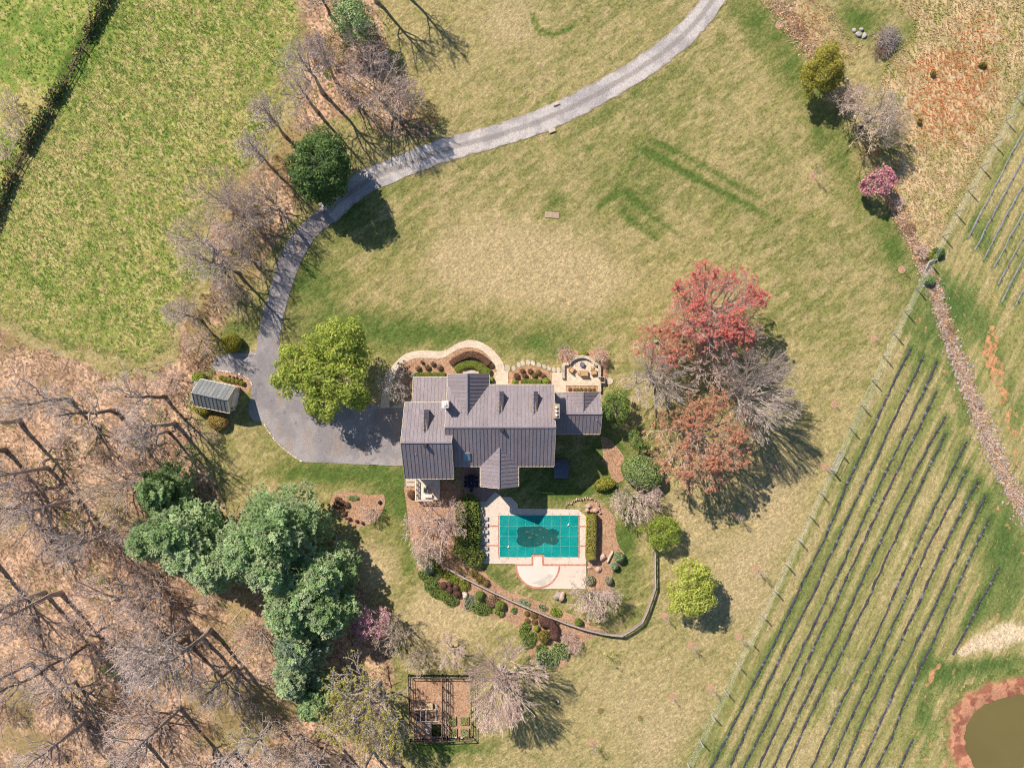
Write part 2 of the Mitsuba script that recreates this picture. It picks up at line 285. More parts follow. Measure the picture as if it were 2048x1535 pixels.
GREEN = [(1010, 535, 150, 70, 0, -.42), (1350, 1040, 90, 90, 20, -.45), (1270, 1400, 190, 110, 0, -.38), (880, 1235, 90, 60, 20, -.4), (1560, 930, 120, 120, 30, -.3), (980, 60, 120, 70, 0, -.25), (540, 985, 60, 40, 0, -.4), (1180, 560, 120, 50, 0, -.3), (1500, 1130, 70, 160, 28, -.35), (730, 1130, 50, 50, 0, -.35), (1000, 470, 300, 60, 0, -.12),
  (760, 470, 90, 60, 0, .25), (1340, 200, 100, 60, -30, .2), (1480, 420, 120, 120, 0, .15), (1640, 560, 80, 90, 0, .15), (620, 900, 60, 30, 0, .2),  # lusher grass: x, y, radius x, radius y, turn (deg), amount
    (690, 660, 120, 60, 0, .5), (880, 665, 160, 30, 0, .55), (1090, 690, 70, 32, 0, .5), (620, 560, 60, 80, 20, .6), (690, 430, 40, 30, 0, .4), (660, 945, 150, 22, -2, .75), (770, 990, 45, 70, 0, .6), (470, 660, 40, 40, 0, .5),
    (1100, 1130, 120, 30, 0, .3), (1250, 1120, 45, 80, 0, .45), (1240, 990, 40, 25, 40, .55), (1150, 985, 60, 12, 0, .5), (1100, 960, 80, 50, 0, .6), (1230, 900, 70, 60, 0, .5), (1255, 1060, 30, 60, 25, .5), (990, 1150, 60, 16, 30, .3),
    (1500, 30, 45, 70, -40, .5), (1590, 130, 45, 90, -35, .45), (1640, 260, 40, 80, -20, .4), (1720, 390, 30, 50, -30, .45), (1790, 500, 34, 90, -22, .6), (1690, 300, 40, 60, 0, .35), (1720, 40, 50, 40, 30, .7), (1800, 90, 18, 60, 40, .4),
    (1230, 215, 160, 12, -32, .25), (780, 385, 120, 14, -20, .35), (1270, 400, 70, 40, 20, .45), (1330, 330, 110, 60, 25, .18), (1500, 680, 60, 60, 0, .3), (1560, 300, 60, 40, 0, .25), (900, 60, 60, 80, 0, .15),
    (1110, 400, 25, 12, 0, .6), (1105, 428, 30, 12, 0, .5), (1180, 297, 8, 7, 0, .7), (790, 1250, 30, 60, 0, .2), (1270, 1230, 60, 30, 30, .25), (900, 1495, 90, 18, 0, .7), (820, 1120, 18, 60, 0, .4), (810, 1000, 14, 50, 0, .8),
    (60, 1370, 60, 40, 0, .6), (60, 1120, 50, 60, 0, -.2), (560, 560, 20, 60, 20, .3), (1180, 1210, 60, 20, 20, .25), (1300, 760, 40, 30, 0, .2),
    # vineyard
    (1900, 590, 30, 70, -35, .9), (1850, 680, 50, 70, 0, .6), (1920, 760, 30, 110, -15, .6), (1890, 870, 40, 80, -20, .4), (1960, 980, 40, 70, -30, .55), (2010, 1100, 45, 90, 0, .9), (1960, 1230, 60, 60, 40, .7), (1880, 1340, 50, 30, 40, .8), (1970, 1330, 90, 22, -8, .9), (2000, 1272, 62, 26, -18, -2.6), (1930, 1300, 30, 8, -25, -1.2), (1850, 1430, 20, 70, 0, .7), (1985, 700, 20, 160, -20, .5),
    (1680, 990, 40, 90, 28, .3), (1560, 1260, 20, 200, 27, .3), (1430, 1500, 40, 40, 0, .5), (1960, 470, 60, 16, 60, .5), (2040, 560, 18, 90, 30, .3),
    # left fields
    (90, 60, 140, 120, 0, .4), (60, 160, 90, 90, 0, .35), (150, 110, 30, 120, 30, .5), (10, 290, 20, 50, 0, .7), (60, 200, 40, 24, 30, -1.6), (20, 240, 40, 30, 0, -1.2), (200, 80, 30, 120, 28, .4), (380, 70, 90, 60, 0, .3), (200, 560, 120, 90, 0, .35), (330, 330, 120, 120, 0, .1), (60, 600, 60, 40, 0, -.4), (80, 570, 50, 20, 20, .5)]
LINES = [((1288, 300), (1399, 360), 6, 1.1), ((1399, 360), (1480, 402), 5, .8), ((1480, 402), (1560, 446), 5, .6), ((1300, 280), (1360, 306), 6, .7), ((1360, 306), (1440, 350), 5, .6), ((1440, 350), (1520, 395), 6, .5), ((1298, 264), (1243, 366), 2.2, .45), ((1243, 366), (1205, 402), 3.0, .4), ((1196, 414), (1238, 388), 5, .6), ((1253, 385), (1292, 418), 5, .7),
         ((1254, 438), (1312, 476), 5, .7), ((1240, 424), (1330, 470), 4, .3), ((1300, 432), (1360, 470), 5, .5), ((1066, 30), (1076, 60), 4, .9), ((1076, 60), (1105, 70), 5, .9), ((1105, 70), (1145, 56), 4, .9), ((1145, 56), (1150, 40), 3, .5)]
CLAY = [(1985, 680, 14, 80, -12, .9), (1935, 640, 10, 40, -20, .5), (1975, 720, 16, 30, 0, .9), (2010, 800, 12, 60, -20, .9), (1928, 530, 25, 10, 0, .5), (2030, 870, 14, 40, 0, .6), (1866, 1350, 6, 55, 22, .9), (1852, 1400, 6, 40, 15, .7), (1905, 740, 10, 30, 0, .5), (1856, 1500, 8, 40, 0, .5), (1935, 1285, 40, 8, -40, .4)]
def blobs(X, Y, items):
    out = np.zeros_like(X)
    for x, y, rx, ry, a, amt in items:
        c, s = math.cos(math.radians(a)), math.sin(math.radians(a))
        u, v = (X - x) * c + (Y - y) * s, (Y - y) * c - (X - x) * s
        out += amt * (1.2 if amt > 0 else 1) * np.exp(-((u / rx) ** 2 + (v / ry) ** 2))
    return out
def seglines(X, Y):
    out = np.zeros_like(X)
    for (x0, y0), (x1, y1), w, amt in LINES:
        dx, dy = x1 - x0, y1 - y0
        t = np.clip(((X - x0) * dx + (Y - y0) * dy) / (dx * dx + dy * dy), 0, 1)
        d = np.hypot(X - x0 - t * dx, Y - y0 - t * dy)
        out = np.maximum(out, amt * np.exp(-(d / w) ** 2))
    return out
ROWS = [[(1822, 697), (1790, 758), (1741, 868), (1700, 955), (1681, 1000), (1635, 1106), (1600, 1175), (1558, 1265), (1520, 1340), (1475, 1430), (1417, 1545)], [(1848, 708), (1800, 812), (1755, 910), (1713, 1000), (1660, 1110), (1620, 1200), (1563, 1310), (1510, 1420), (1453, 1545)], [(1874, 722), (1820, 840), (1780, 925), (1744, 1000), (1700, 1095), (1650, 1200), (1598, 1310), (1540, 1430), (1482, 1545)], [(1873, 782), (1830, 870), (1790, 950), (1767, 1000), (1722, 1095), (1680, 1185), (1625, 1300), (1570, 1420), (1512, 1545)],
        [(1890, 832), (1850, 905), (1800, 1000), (1762, 1080), (1715, 1180), (1665, 1290), (1610, 1400), (1541, 1545)], [(1890, 866), (1855, 940), (1826, 1000), (1775, 1110), (1730, 1210), (1680, 1310), (1620, 1430), (1568, 1545)], [(1935, 880), (1905, 940), (1875, 1002), (1830, 1095), (1785, 1195), (1735, 1305), (1680, 1410), (1617, 1545)], [(1932, 940), (1904, 1000), (1860, 1085), (1810, 1195), (1760, 1310), (1705, 1430), (1653, 1545)], [(1957, 962), (1935, 1000), (1885, 1100), (1840, 1200), (1790, 1305), (1735, 1420), (1685, 1545)],
        [(1970, 990), (1942, 1050), (1895, 1155), (1850, 1250), (1795, 1365), (1755, 1455), (1714, 1545)], [(1977, 1037), (1940, 1115), (1898, 1210), (1865, 1285), (1815, 1390), (1780, 1480), (1746, 1545)], [(1999, 1133), (1960, 1205), (1930, 1262), (1906, 1309)], [(1826, 1477), (1808, 1515), (1793, 1550)],
        [(1934, 477), (1955, 440), (1975, 402), (2012, 330), (2060, 235)], [(1950, 501), (1975, 450), (2005, 395), (2070, 275)], [(1967, 520), (2000, 455), (2030, 400), (2070, 330)], [(1988, 535), (2020, 475), (2070, 385)], [(1996, 569), (2030, 505), (2070, 430)], [(2003, 604), (2030, 550), (2070, 470)], [(2030, 612), (2050, 575), (2070, 540)]]
STREAM = spline([(1846, 522), (1858, 545), (1873, 590), (1888, 640), (1904, 690), (1920, 730), (1936, 775), (1960, 830), (1983, 890), (2006, 940), (2032, 990), (2060, 1040)], 8)
gx = np.concatenate([[-1800, -700, -300, -150, -110, -92], np.arange(-84, 84.1, .5), [92, 110, 150, 300, 700, 1800]])
gy = np.concatenate([[-1800, -700, -300, -150, -100, -72], np.arange(-64, 64.1, .5), [72, 100, 150, 300, 700, 1800]])
GX, GY = np.meshgrid(gx, gy, indexing='ij')
def px_of(x, y): return 1024 + x * S, 767.5 - y * S
def signed(poly, X, Y):
    shapely.prepare(poly)
    pts = shapely.points(X.ravel(), Y.ravel())
    d = shapely.distance(poly.exterior, pts)
    return np.where(shapely.contains(poly, pts), d, -d).reshape(X.shape)
def ground_z(X, Y):
    z = np.zeros_like(X)
    near = (X > 60) & (Y < -35)
    if near.any():
        d = signed(POND, X[near], Y[near])
        z[near] -= 1.3 * np.clip((d + 1.6) / 4.5, 0, 1) ** 1.3
    near = (X > 60) & (Y > -25) & (Y < 22)
    if near.any():
        d = shapely.distance(LineString(Q(STREAM)), shapely.points(X[near], Y[near]))
        z[near] -= .35 * np.clip(1 - d / 1.9, 0, 1)
    return z
def wob(X, Y, amp, seed=0):
    p = np.stack([X * .35, Y * .35, X * 0], -1)
    return X + (meshkit.fbm(p, 3, seed) - .5) * 2 * amp, Y + (meshkit.fbm(p + 31, 3, seed + 7) - .5) * 2 * amp
WX, WY = wob(GX, GY, 1.2)
sd = {k: signed(BANK if p is None else Polygon(Q(p)).buffer(0), *((GX, GY) if k in ('vineyard',) else (WX, WY))) for k, p in REG.items()}
PX, PY = px_of(GX, GY)
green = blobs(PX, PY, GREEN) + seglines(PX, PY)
vm = (GX > 25) & (GX < 85)
dist = shapely.distance(shapely.MultiLineString([LineString(Q(spline(r, 4))) for r in ROWS]), shapely.points(GX[vm], GY[vm]))
green[vm] += np.where(dist < 2.2, .75 * np.exp(-(dist / .75) ** 2) - .22, 0)
clay = .8 * blobs(PX, PY, CLAY)
GZ = ground_z(GX, GY)
GZ += (meshkit.fbm(np.stack([GX * .5, GY * .5, GX * 0], -1), 3, 3) - .5) * .03
regid = np.full(GX.shape, 0)
names = ['lawn'] + list(REG)
for i in range(len(names) - 1, 0, -1):
    regid[sd[names[i]] > 0] = i
cell = np.max(np.stack([regid[:-1, :-1]]), 0)
idx = np.arange(GX.size).reshape(GX.shape)
GROUND_LABEL = dict(lawn='dry tan and green mown lawn around the house and drive', bank='red clay bank around the brown pond', vineyard='striped mown grass between the dark vineyard rows', scrub='pale straw field with dry swale in the upper right',
                    woodland='pinkish brown leaf litter under the bare woodland trees', meadow='tussocky yellow green meadow left of the trees', pasture='bright green pasture beyond the hedgerow in the upper left corner')
GNAME = dict(lawn='lawn', bank='pond_bank', vineyard='vineyard_ground', scrub='straw_field', woodland='woodland_floor', meadow='meadow', pasture='pasture')
for i, nme in enumerate(names):
    m = cell == i
    q = np.stack([idx[:-1, :-1][m], idx[1:, :-1][m], idx[1:, 1:][m], idx[:-1, 1:][m]], -1)
    uvx = clay * 0 if nme == 'lawn' else (1 + clay if nme == 'vineyard' else np.clip(sd[nme] / 2.2, 0, 1))
    u, inv = np.unique(q, return_inverse=True)
    inv = inv.reshape(q.shape)
    v = np.stack([GX.ravel()[u], GY.ravel()[u], GZ.ravel()[u]], -1)
    key = numbered(GNAME[nme])
    scene[key] = mikit.ply((v, inv), 'mat_' + {'pasture': 'meadow'}.get(nme, nme), True, uv=np.stack([uvx.ravel()[u], green.ravel()[u]], -1))
    tag(key, GROUND_LABEL[nme], None, None, 'structure')
def region_at(x, y):
    i = np.clip(np.searchsorted(gx, x) - 1, 0, len(gx) - 2); j = np.clip(np.searchsorted(gy, y) - 1, 0, len(gy) - 2)
    return cell[i, j]
def green_at(x, y):
    i = np.clip(np.searchsorted(gx, x) - 1, 0, len(gx) - 2); j = np.clip(np.searchsorted(gy, y) - 1, 0, len(gy) - 2)
    return green[i, j]
sheet('pond_water', POND.buffer(1.2), -.55, 'mat_water', 'brown still pond water in the lower right corner')

# ---------------------------------------------------------------- drive, paving, beds
def band(name, pts, w, z, mat, label):
    """A lane of width w (m, or one per point) along the pixel polyline, uv.x across it."""
    c = np.array(Q(spline(pts, 10)))
    t = np.gradient(c, axis=0); t /= np.linalg.norm(t, axis=1, keepdims=True)
    nrm = np.stack([-t[:, 1], t[:, 0]], 1)
    w = np.interp(np.linspace(0, 1, len(c)), np.linspace(0, 1, np.size(w)), np.atleast_1d(w))
    p3 = np.column_stack([c, c[:, 0] * 0])
    us = np.linspace(0, 1, 7)
    rows = []
    for k, u in enumerate(us):
        e = (meshkit.fbm(p3 * 1.3 + k // 6 * 40, 3, 2) - .5) * .5 * (1 if k in (0, 6) else 0)
        rows.append(c + nrm * ((u - .5) * w + e)[:, None])
    V = np.stack(rows, 1)
    n = len(c)
    v = np.concatenate([V, np.full((n, 7, 1), z)], 2).reshape(-1, 3)
    uv = np.stack([np.broadcast_to(us, (n, 7)), np.zeros((n, 7))], -1).reshape(-1, 2)
    i, j = np.meshgrid(np.arange(n - 1), np.arange(6), indexing='ij')
    f = np.stack([i * 7 + j, (i + 1) * 7 + j, (i + 1) * 7 + j + 1, i * 7 + j + 1], -1).reshape(-1, 4)
    key = numbered(name)
    scene[key] = mikit.ply((v, f[:, ::-1]), mat, True, uv=uv)
    return tag(key, label, None, None, 'structure')
band('driveway', [(1500, -110), (1432, -10), (1395, 42), (1350, 86), (1290, 131), (1230, 168), (1160, 206), (1107, 231), (1040, 257), (970, 278), (900, 297), (840, 318), (782, 341), (735, 362), (690, 393), (655, 426)], [3.6, 3.7, 3.8, 3.9], .065, 'mat_gravel', 'pale grey curving upper driveway with a dark worn middle')
ASPH = Polygon(Q(spline([(655, 400), (622, 432), (590, 462), (562, 505), (545, 560), (528, 620), (516, 670), (512, 700), (474, 706), (432, 715), (428, 738), (470, 745), (497, 758), (503, 785), (497, 815), (505, 840), (528, 845), (549, 876), (574, 900), (604, 921), (640, 924), (720, 928)], 4))
               + Q([(814, 931), (814, 806)]) + Q(spline([(760, 806), (700, 812), (650, 803), (600, 775), (572, 742), (560, 700), (563, 650), (576, 600), (592, 550), (612, 505), (640, 466), (682, 436)], 4))).buffer(0)
sheet('asphalt_drive', rag(ASPH, .14, .4), .06, 'mat_asphalt', 'grey asphalt drive and parking court left of the house')
kerb = MB()
for pts in ([(528, 847), (549, 878), (574, 902), (604, 923)], [(428, 740), (470, 746), (498, 758), (505, 772)], [(512, 708), (490, 710), (480, 709)]):
    c = Q(spline(pts, 6))
    for (x0, y0), (x1, y1) in zip(c[:-1], c[1:]):
        kerb.box([(x0 + x1) / 2, (y0 + y1) / 2, .06], [math.hypot(x1 - x0, y1 - y0) * .9, .24, .16], 'stone_pale', math.atan2(y1 - y0, x1 - x0), .5 + .4 * math.sin(x0 * 9), bev=.03)
tag(kerb.build('stone_kerb'), 'pale stone edging along the curved edge of the parking court', None, None, 'structure')
Z1 = lambda zx, zy: (750 + zx / 3.937, 640 + zy / 3.937)      # the enlargement of the house that was measured
Z2 = lambda zx, zy: (780 + zx / 3.4117, 920 + zy / 3.4117)    # the enlargement of the pool
ZM = lambda f, pts: [f(*p) for p in pts]
outer = ZM(Z1, [(40, 690), (55, 590), (85, 480), (130, 375), (180, 312), (240, 266), (330, 241), (430, 240), (520, 243), (580, 225), (640, 186), (720, 158), (790, 160), (860, 185), (930, 235), (980, 290), (1010, 340), (1022, 400)])
inner = ZM(Z1, [(962, 405), (940, 350), (900, 292), (840, 238), (770, 216), (690, 219), (620, 247), (560, 285), (500, 302), (420, 299), (330, 299), (260, 322), (205, 362), (165, 430), (135, 520), (120, 600), (112, 690)])
WALK = Polygon(Q(spline(outer, 5)) + Q(ZM(Z1, [(1047, 405), (1047, 505), (940, 505), (940, 410)])) + Q(spline(inner, 5))).buffer(0)
sheet('paver_walk', WALK, .07, 'mat_paver', 'cream paver walk curving round the front beds', thick=.07)
sheet('porch_landing', Polygon(Q(ZM(Z1, [(112, 690), (235, 690), (300, 690), (300, 628), (215, 632), (190, 660)]))), .075, 'mat_paver', 'cream landing beside the side porch', thick=.07)
BEDS = [('left front bed', ZM(Z1, [(205, 362), (260, 322), (330, 299), (420, 299), (500, 302), (560, 285), (620, 247), (690, 219), (770, 216), (840, 238), (900, 292), (940, 350), (962, 405), (940, 410), (940, 520), (560, 520), (300, 520), (300, 640), (190, 640), (150, 560), (160, 450)]), 0),
        ('second front bed', ZM(Z1, [(1048, 408), (1085, 400), (1130, 375), (1190, 357), (1250, 357), (1310, 380), (1388, 408), (1390, 520), (1048, 520)]), 0),
        ('fire pit bed', ZM(Z1, [(1440, 270), (1470, 225), (1540, 235), (1650, 248), (1720, 235), (1790, 225), (1835, 260), (1835, 345), (1830, 460), (1785, 460), (1785, 335), (1720, 330), (1620, 280), (1530, 335), (1470, 335)]), .1),
        ('garage corner bed', ZM(Z1, [(235, 1245), (232, 1330), (240, 1420), (255, 1490), (265, 1600)]) + [(820, 1070), (832, 1100), (835, 1135), (842, 1160), (852, 1180), (872, 1196), (905, 1208), (950, 1225), (1000, 1235), (1030, 1250), (1050, 1290), (1065, 1315), (1100, 1335), (1130, 1330), (1165, 1285), (1190, 1270), (1210, 1260), (1150, 1240), (1080, 1212), (1000, 1180), (950, 1150), (905, 1120), (930, 1000), (900, 962), (870, 958)], .2),
        ('border above the fence', [(905, 1118), (940, 1128), (960, 1135), (985, 1160), (1010, 1178), (1060, 1196), (1110, 1215), (1160, 1235), (1195, 1248), (1160, 1243), (1100, 1222), (1040, 1200), (980, 1172), (940, 1148)], .1),
        ('pool side bed', [(1172, 1005), (1187, 1000), (1202, 1010), (1222, 1025), (1230, 1040), (1233, 1075), (1240, 1095), (1250, 1110), (1240, 1130), (1225, 1145), (1222, 1180), (1200, 1190), (1180, 1178), (1148, 1178), (1110, 1177), (1105, 1188), (1118, 1200), (1160, 1210), (1130, 1198), (1172, 1175)], .15),
        ('island bed', [(665, 990), (685, 982), (710, 985), (740, 990), (766, 988), (770, 1003), (764, 1025), (750, 1042), (725, 1052), (700, 1048), (675, 1028), (660, 1010)], .1),
        ('right wing bed', [(1200, 870), (1222, 880), (1243, 905), (1252, 930), (1246, 960), (1226, 962), (1210, 925), (1180, 922), (1140, 935), (1112, 945), (1110, 925), (1200, 925)], .15),
        ('small planting bed', ZM(Z1, [(1502, 518), (1757, 518), (1757, 572), (1502, 572)]), 0),
        ('shed bed', [(435, 738), (470, 745), (497, 758), (503, 775), (492, 783), (450, 762), (430, 757)], .1)]
for i, (nm, pts, a) in enumerate(BEDS):
    p = Polygon(Q(spline(pts + pts[:1], 5) if a else pts)).buffer(0)
    sheet('mulch_bed', rag(p, a, .5, i) if a else p, .045 + .004 * (i % 3), 'mat_mulch', 'brown mulch of the ' + nm)
# flagstone patio with stone seat walls, stepping stones
Z3 = lambda zx, zy: (1100 + zx / 13.954, 680 + zy / 13.954)
sheet('flagstone_patio', Polygon(Q(ZM(Z3, [(45, 905), (325, 905), (325, 700), (520, 650), (640, 520), (900, 440), (1120, 520), (1220, 660), (1400, 660), (1400, 1040), (1540, 1040), (1560, 1280), (1430, 1280), (1430, 1265), (440, 1265), (440, 1460), (130, 1460), (110, 1240), (45, 1240)]))), .075, 'mat_paver', 'cream flagstone patio with the fire pit at the front right', thick=.07)
sw = thing('seat_wall', 'low curved stone seat wall round the fire pit patio', 'wall')
mbw, mbc = MB(), MB()
arc = [Z3(890 + 395 * math.cos(a), 800 + 345 * math.sin(a)) for a in np.linspace(math.radians(205), math.radians(338), 24)]
wallpts = ZM(Z3, [(370, 1060), (370, 665), (530, 660)]) + arc + ZM(Z3, [(1385, 665), (1385, 1040)])
c = [G(x, y, .6)[:2] for x, y in wallpts]
rs = np.random.default_rng(5)
def wall_run(c, mbw, mbc, h=.55, w=.42, cap=.5):
    for (x0, y0), (x1, y1) in zip(c[:-1], c[1:]):
        L = math.hypot(x1 - x0, y1 - y0); a = math.atan2(y1 - y0, x1 - x0); n = max(1, round(L / .45))
        for k in range(n):
            f = (k + .5) / n; x, y = x0 + (x1 - x0) * f, y0 + (y1 - y0) * f
            mbw.box([x, y, h / 2], [L / n * .99, w, h], 'stone', a, rs.uniform(.3, .7))
            mbc.box([x, y, h + .04], [L / n * .97, cap + rs.uniform(-.03, .03), .08], 'stone_pale', a, rs.uniform(.25, .7), bev=.02)
wall_run(c, mbw, mbc)
mbw.build(sw + '__wall'); k = mbc.build(sw + '__coping')
pil = thing('stone_wall', 'short straight stone wall between the patio and the right wing', 'wall')
mbw, mbc = MB(), MB()
wall_run([G(*Z3(1385, 1130), .6)[:2], G(*Z3(1385, 1440), .6)[:2]], mbw, mbc); mbw.build(pil + '__wall'); mbc.build(pil + '__coping')
grill = thing('grill', 'dark grill set in the stone counter at the right end of the patio', 'grill')
MB().box(G(*Z3(1465, 1110), .4), [.75, 1.0, .8], 'stone').build(grill + '__counter')
MB().box(G(*Z3(1460, 1090), .88), [.6, .6, .16], 'dark_metal', bev=.04).build(grill + '__hood')
ORD = ['first', 'second', 'third', 'fourth', 'fifth', 'sixth', 'seventh', 'eighth', 'ninth', 'tenth', 'eleventh', 'twelfth', 'thirteenth', 'fourteenth', 'fifteenth', 'sixteenth', 'seventeenth', 'eighteenth', 'nineteenth', 'twentieth'] + [f'number {i}' for i in range(21, 60)]
st = [(1040, 378), (1093, 378), (1130, 350), (1165, 338), (1205, 333), (1243, 337), (1292, 350), (1332, 365), (1368, 378), (1408, 388), (1445, 392)]
for i, (zx, zy) in enumerate(st):
    r0 = np.random.default_rng(i)
    a = np.sort(np.arange(9) / 9 * 6.283 + r0.uniform(-.2, .2, 9))
    rr = r0.uniform(.82, 1.1, 9) * (.42 if i else .6)
    th = r0.uniform(0, 3)
    p = np.column_stack([np.cos(a) * rr * .78, np.sin(a) * rr * 1.15]) @ rotz(th * .3)[:2, :2].T + G(*Z1(zx, zy))[:2]
    m = trimesh.creation.extrude_polygon(Polygon(p), .06, engine='earcut'); m.apply_translation([0, 0, .04])
    k = MB().mesh(m, 'stone_pale', .35 + .05 * (i % 6)).build('stepping_stone')
    tag(k, f'{ORD[i]} pale stepping stone from the left in the lawn arc', 'stepping stone', 'stepping stones between the walk and the patio')
k = MB().mesh(trimesh.creation.extrude_polygon(Point(*G(*Z3(1660, 1140))[:2]).buffer(.55), .06, engine='earcut'), 'stone_pale').build('stepping_stone')
scene[k]['to_world'] = T().translate([0, 0, .05]); tag(k, 'round pale stone slab right of the patio counter', 'stepping stone')
# pool deck, patio, pool
deck = ZM(Z2, [(590, 330), (590, 282), (650, 280), (720, 215), (762, 248), (828, 250), (842, 270), (872, 296), (872, 328), (1285, 335), (1300, 350), (1338, 382), (1338, 875), (1008, 875)])
semi = [Z2(1008 + 151 * math.cos(a), 712 + 158 * math.sin(a)) for a in np.linspace(math.pi / 2, math.pi, 16)]
sheet('pool_deck', Polygon(Q(deck + semi + ZM(Z2, [(855, 705), (625, 703), (590, 664)]))).difference(Polygon(Q(ZM(Z2, [(752, 380), (1279, 380), (1279, 650), (752, 650)])))), .09, 'mat_concrete', 'pale concrete pool deck round the covered pool', thick=.09)
oct_ = ZM(Z1, [(700, 1140), (660, 1245), (740, 1420), (872, 1427), (945, 1350), (985, 1310), (985, 1140)])
sheet('brick_patio', Polygon(Q(oct_)), .12, 'mat_patio', 'octagonal reddish brick patio between the two rear wings', thick=.12)
dk = MB(); 
def strip(mb, a, b, w, z=.098, col='salmon', n=None):
    p, q = np.array(G(*a)[:2]), np.array(G(*b)[:2]); L = np.linalg.norm(q - p); n = n or max(1, round(L / .22)); an = math.atan2(*(q - p)[::-1])
    for k in range(n):
        mb.box([*(p + (q - p) * (k + .5) / n), z], [L / n * .93, w, .03], col, an, rs.uniform(.35, .7))
for a, b, w in (((668, 447), (742, 447), .22), ((590, 580), (742, 580), .22), ((1292, 450), (1338, 450), .22), ((1292, 583), (1338, 583), .22), ((1288, 374), (1288, 660), .30), ((740, 374), (740, 660), .12), ((858, 712), (975, 712), .28), ((1042, 712), (1338, 712), .28)):
    strip(dk, Z2(*a), Z2(*b), w)
for a, b in (((971, 710), (971, 644)), ((965, 648), (1052, 648)), ((1044, 648), (1044, 710))): strip(dk, Z2(*a), Z2(*b), .30, .106)
ar = [Z2(1008 + 148 * math.cos(a), 712 + 157 * math.sin(a)) for a in np.linspace(0, math.pi, 40)]
for a, b in zip(ar[:-1], ar[1:]): strip(dk, a, b, .3, .104, n=1)
tag(dk.build('brick_coping'), 'salmon brick coping and deck bands round the pool', None, None, 'structure')
sheet('white_terrace', Polygon(Q([Z2(1008 + 142 * math.cos(a), 712 + 150 * math.sin(a)) for a in np.linspace(0, math.pi, 40)] + ZM(Z2, [(866, 720), (978, 720), (978, 655), (1037, 655), (1037, 720), (1150, 720)]))).buffer(0), .096, 'mat_white', 'white half round terrace below the pool')
pc = thing('pool_cover', 'teal safety cover stretched over the rectangular swimming pool', 'pool cover')
x0, y0 = Z2(748, 375); x1, y1 = Z2(1283, 656)
xs, ys = np.linspace(x0, x1, 10), np.linspace(y0, y1, 5)
notch = sbox(*Q([Z2(962, 660)])[0], *Q([Z2(1053, 638)])[0])
A, B = Q([(x0, y0)])[0], Q([(x1, y1)])[0]
def cover_z(x, y):
    u, v = (x - A[0]) / (B[0] - A[0]), (y - A[1]) / (B[1] - A[1])
    return .155 + .05 * (meshkit.fbm(np.stack([np.asarray(x) * .9, np.asarray(y) * .9, np.asarray(x) * 0], -1), 3, 4) - .5) - .20 * np.clip(4 * u * (1 - u), 0, 1) * np.clip(4 * v * (1 - v), 0, 1)
pcv = sbox(min(A[0], B[0]), min(A[1], B[1]), max(A[0], B[0]), max(A[1], B[1]))
MB().box([(A[0] + B[0]) / 2, (A[1] + B[1]) / 2, .03], [1, 1, .02], 'black')
for i in range(9):
    for j in range(4):
        p, q = G(xs[i], ys[j]), G(xs[i + 1], ys[j + 1])
        r = sbox(p[0] + .03, q[1] + .03, q[0] - .03, p[1] - .03).difference(notch)
        if r.is_empty: continue
        m = trimesh.creation.extrude_polygon(r, .012, engine='earcut')
        m = m.subdivide().subdivide().subdivide()
        v = np.array(m.vertices); v[:, 2] += cover_z(v[:, 0], v[:, 1])
        MB().add(v, m.faces).build(pc + '__panel', 'mat_cover', True)
sm = MB()
for i, X in enumerate(xs):
    x = G(X, y0)[0]
    for ya, yb in zip(np.linspace(y0 - 5.5, y1 + 5.5, 16)[:-1], np.linspace(y0 - 5.5, y1 + 5.5, 16)[1:]):
        pa, pb = G(X, ya), G(X, yb)
        if notch.contains(Point(pa[0], (pa[1] + pb[1]) / 2)): continue
        inn = y0 < (ya + yb) / 2 < y1
        z = float(cover_z(x, (pa[1] + pb[1]) / 2)) + .022 if inn else .14
        sm.box([x, (pa[1] + pb[1]) / 2, z], [.045 if inn else .05, abs(pa[1] - pb[1]) * 1.02, .014], 'strap' if inn else 'steel', 0, .6)
for j, Y in enumerate(ys):
    y = G(x0, Y)[1]
    for xa, xb in zip(np.linspace(x0 - 4, x1 + 5.5, 24)[:-1], np.linspace(x0 - 4, x1 + 5.5, 24)[1:]):
        pa, pb = G(xa, Y), G(xb, Y)
        if notch.contains(Point((pa[0] + pb[0]) / 2, y + .05)): continue
        inn = x0 < (xa + xb) / 2 < x1
        z = float(cover_z((pa[0] + pb[0]) / 2, y)) + .022 if inn else .14
        sm.box([(pa[0] + pb[0]) / 2, y, z + .004], [abs(pa[0] - pb[0]) * 1.02, .045 if inn else .05, .014], 'strap' if inn else 'steel', 0, .6)
tag(sm.build(pc + '__strap'), 'pale straps and springs of the cover', None, None, 'stuff')
pd = ZM(Z2, [(868, 480), (890, 455), (930, 450), (975, 452), (1010, 448), (1050, 458), (1085, 470), (1110, 462), (1140, 475), (1153, 500), (1140, 520), (1152, 545), (1130, 570), (1090, 572), (1055, 565), (1030, 580), (985, 590), (930, 588), (885, 575), (864, 550), (875, 515)])
pp = rag(Polygon(Q(spline(pd + pd[:1], 5))), .15, .25, 3)
v, f = trimesh.creation.triangulate_polygon(pp, engine='earcut')
k = numbered('puddle'); m = trimesh.Trimesh(np.column_stack([v, np.full(len(v), .03)]), f, process=False).subdivide_to_size(.5)
v = np.array(m.vertices); v[:, 2] = cover_z(v[:, 0], v[:, 1]) + .045
if m.face_normals[0][2] < 0: m.invert()
scene[k] = mikit.ply((v, m.faces), 'mat_puddle', True); tag(k, 'dark puddle with leaves on the middle of the pool cover', 'puddle')
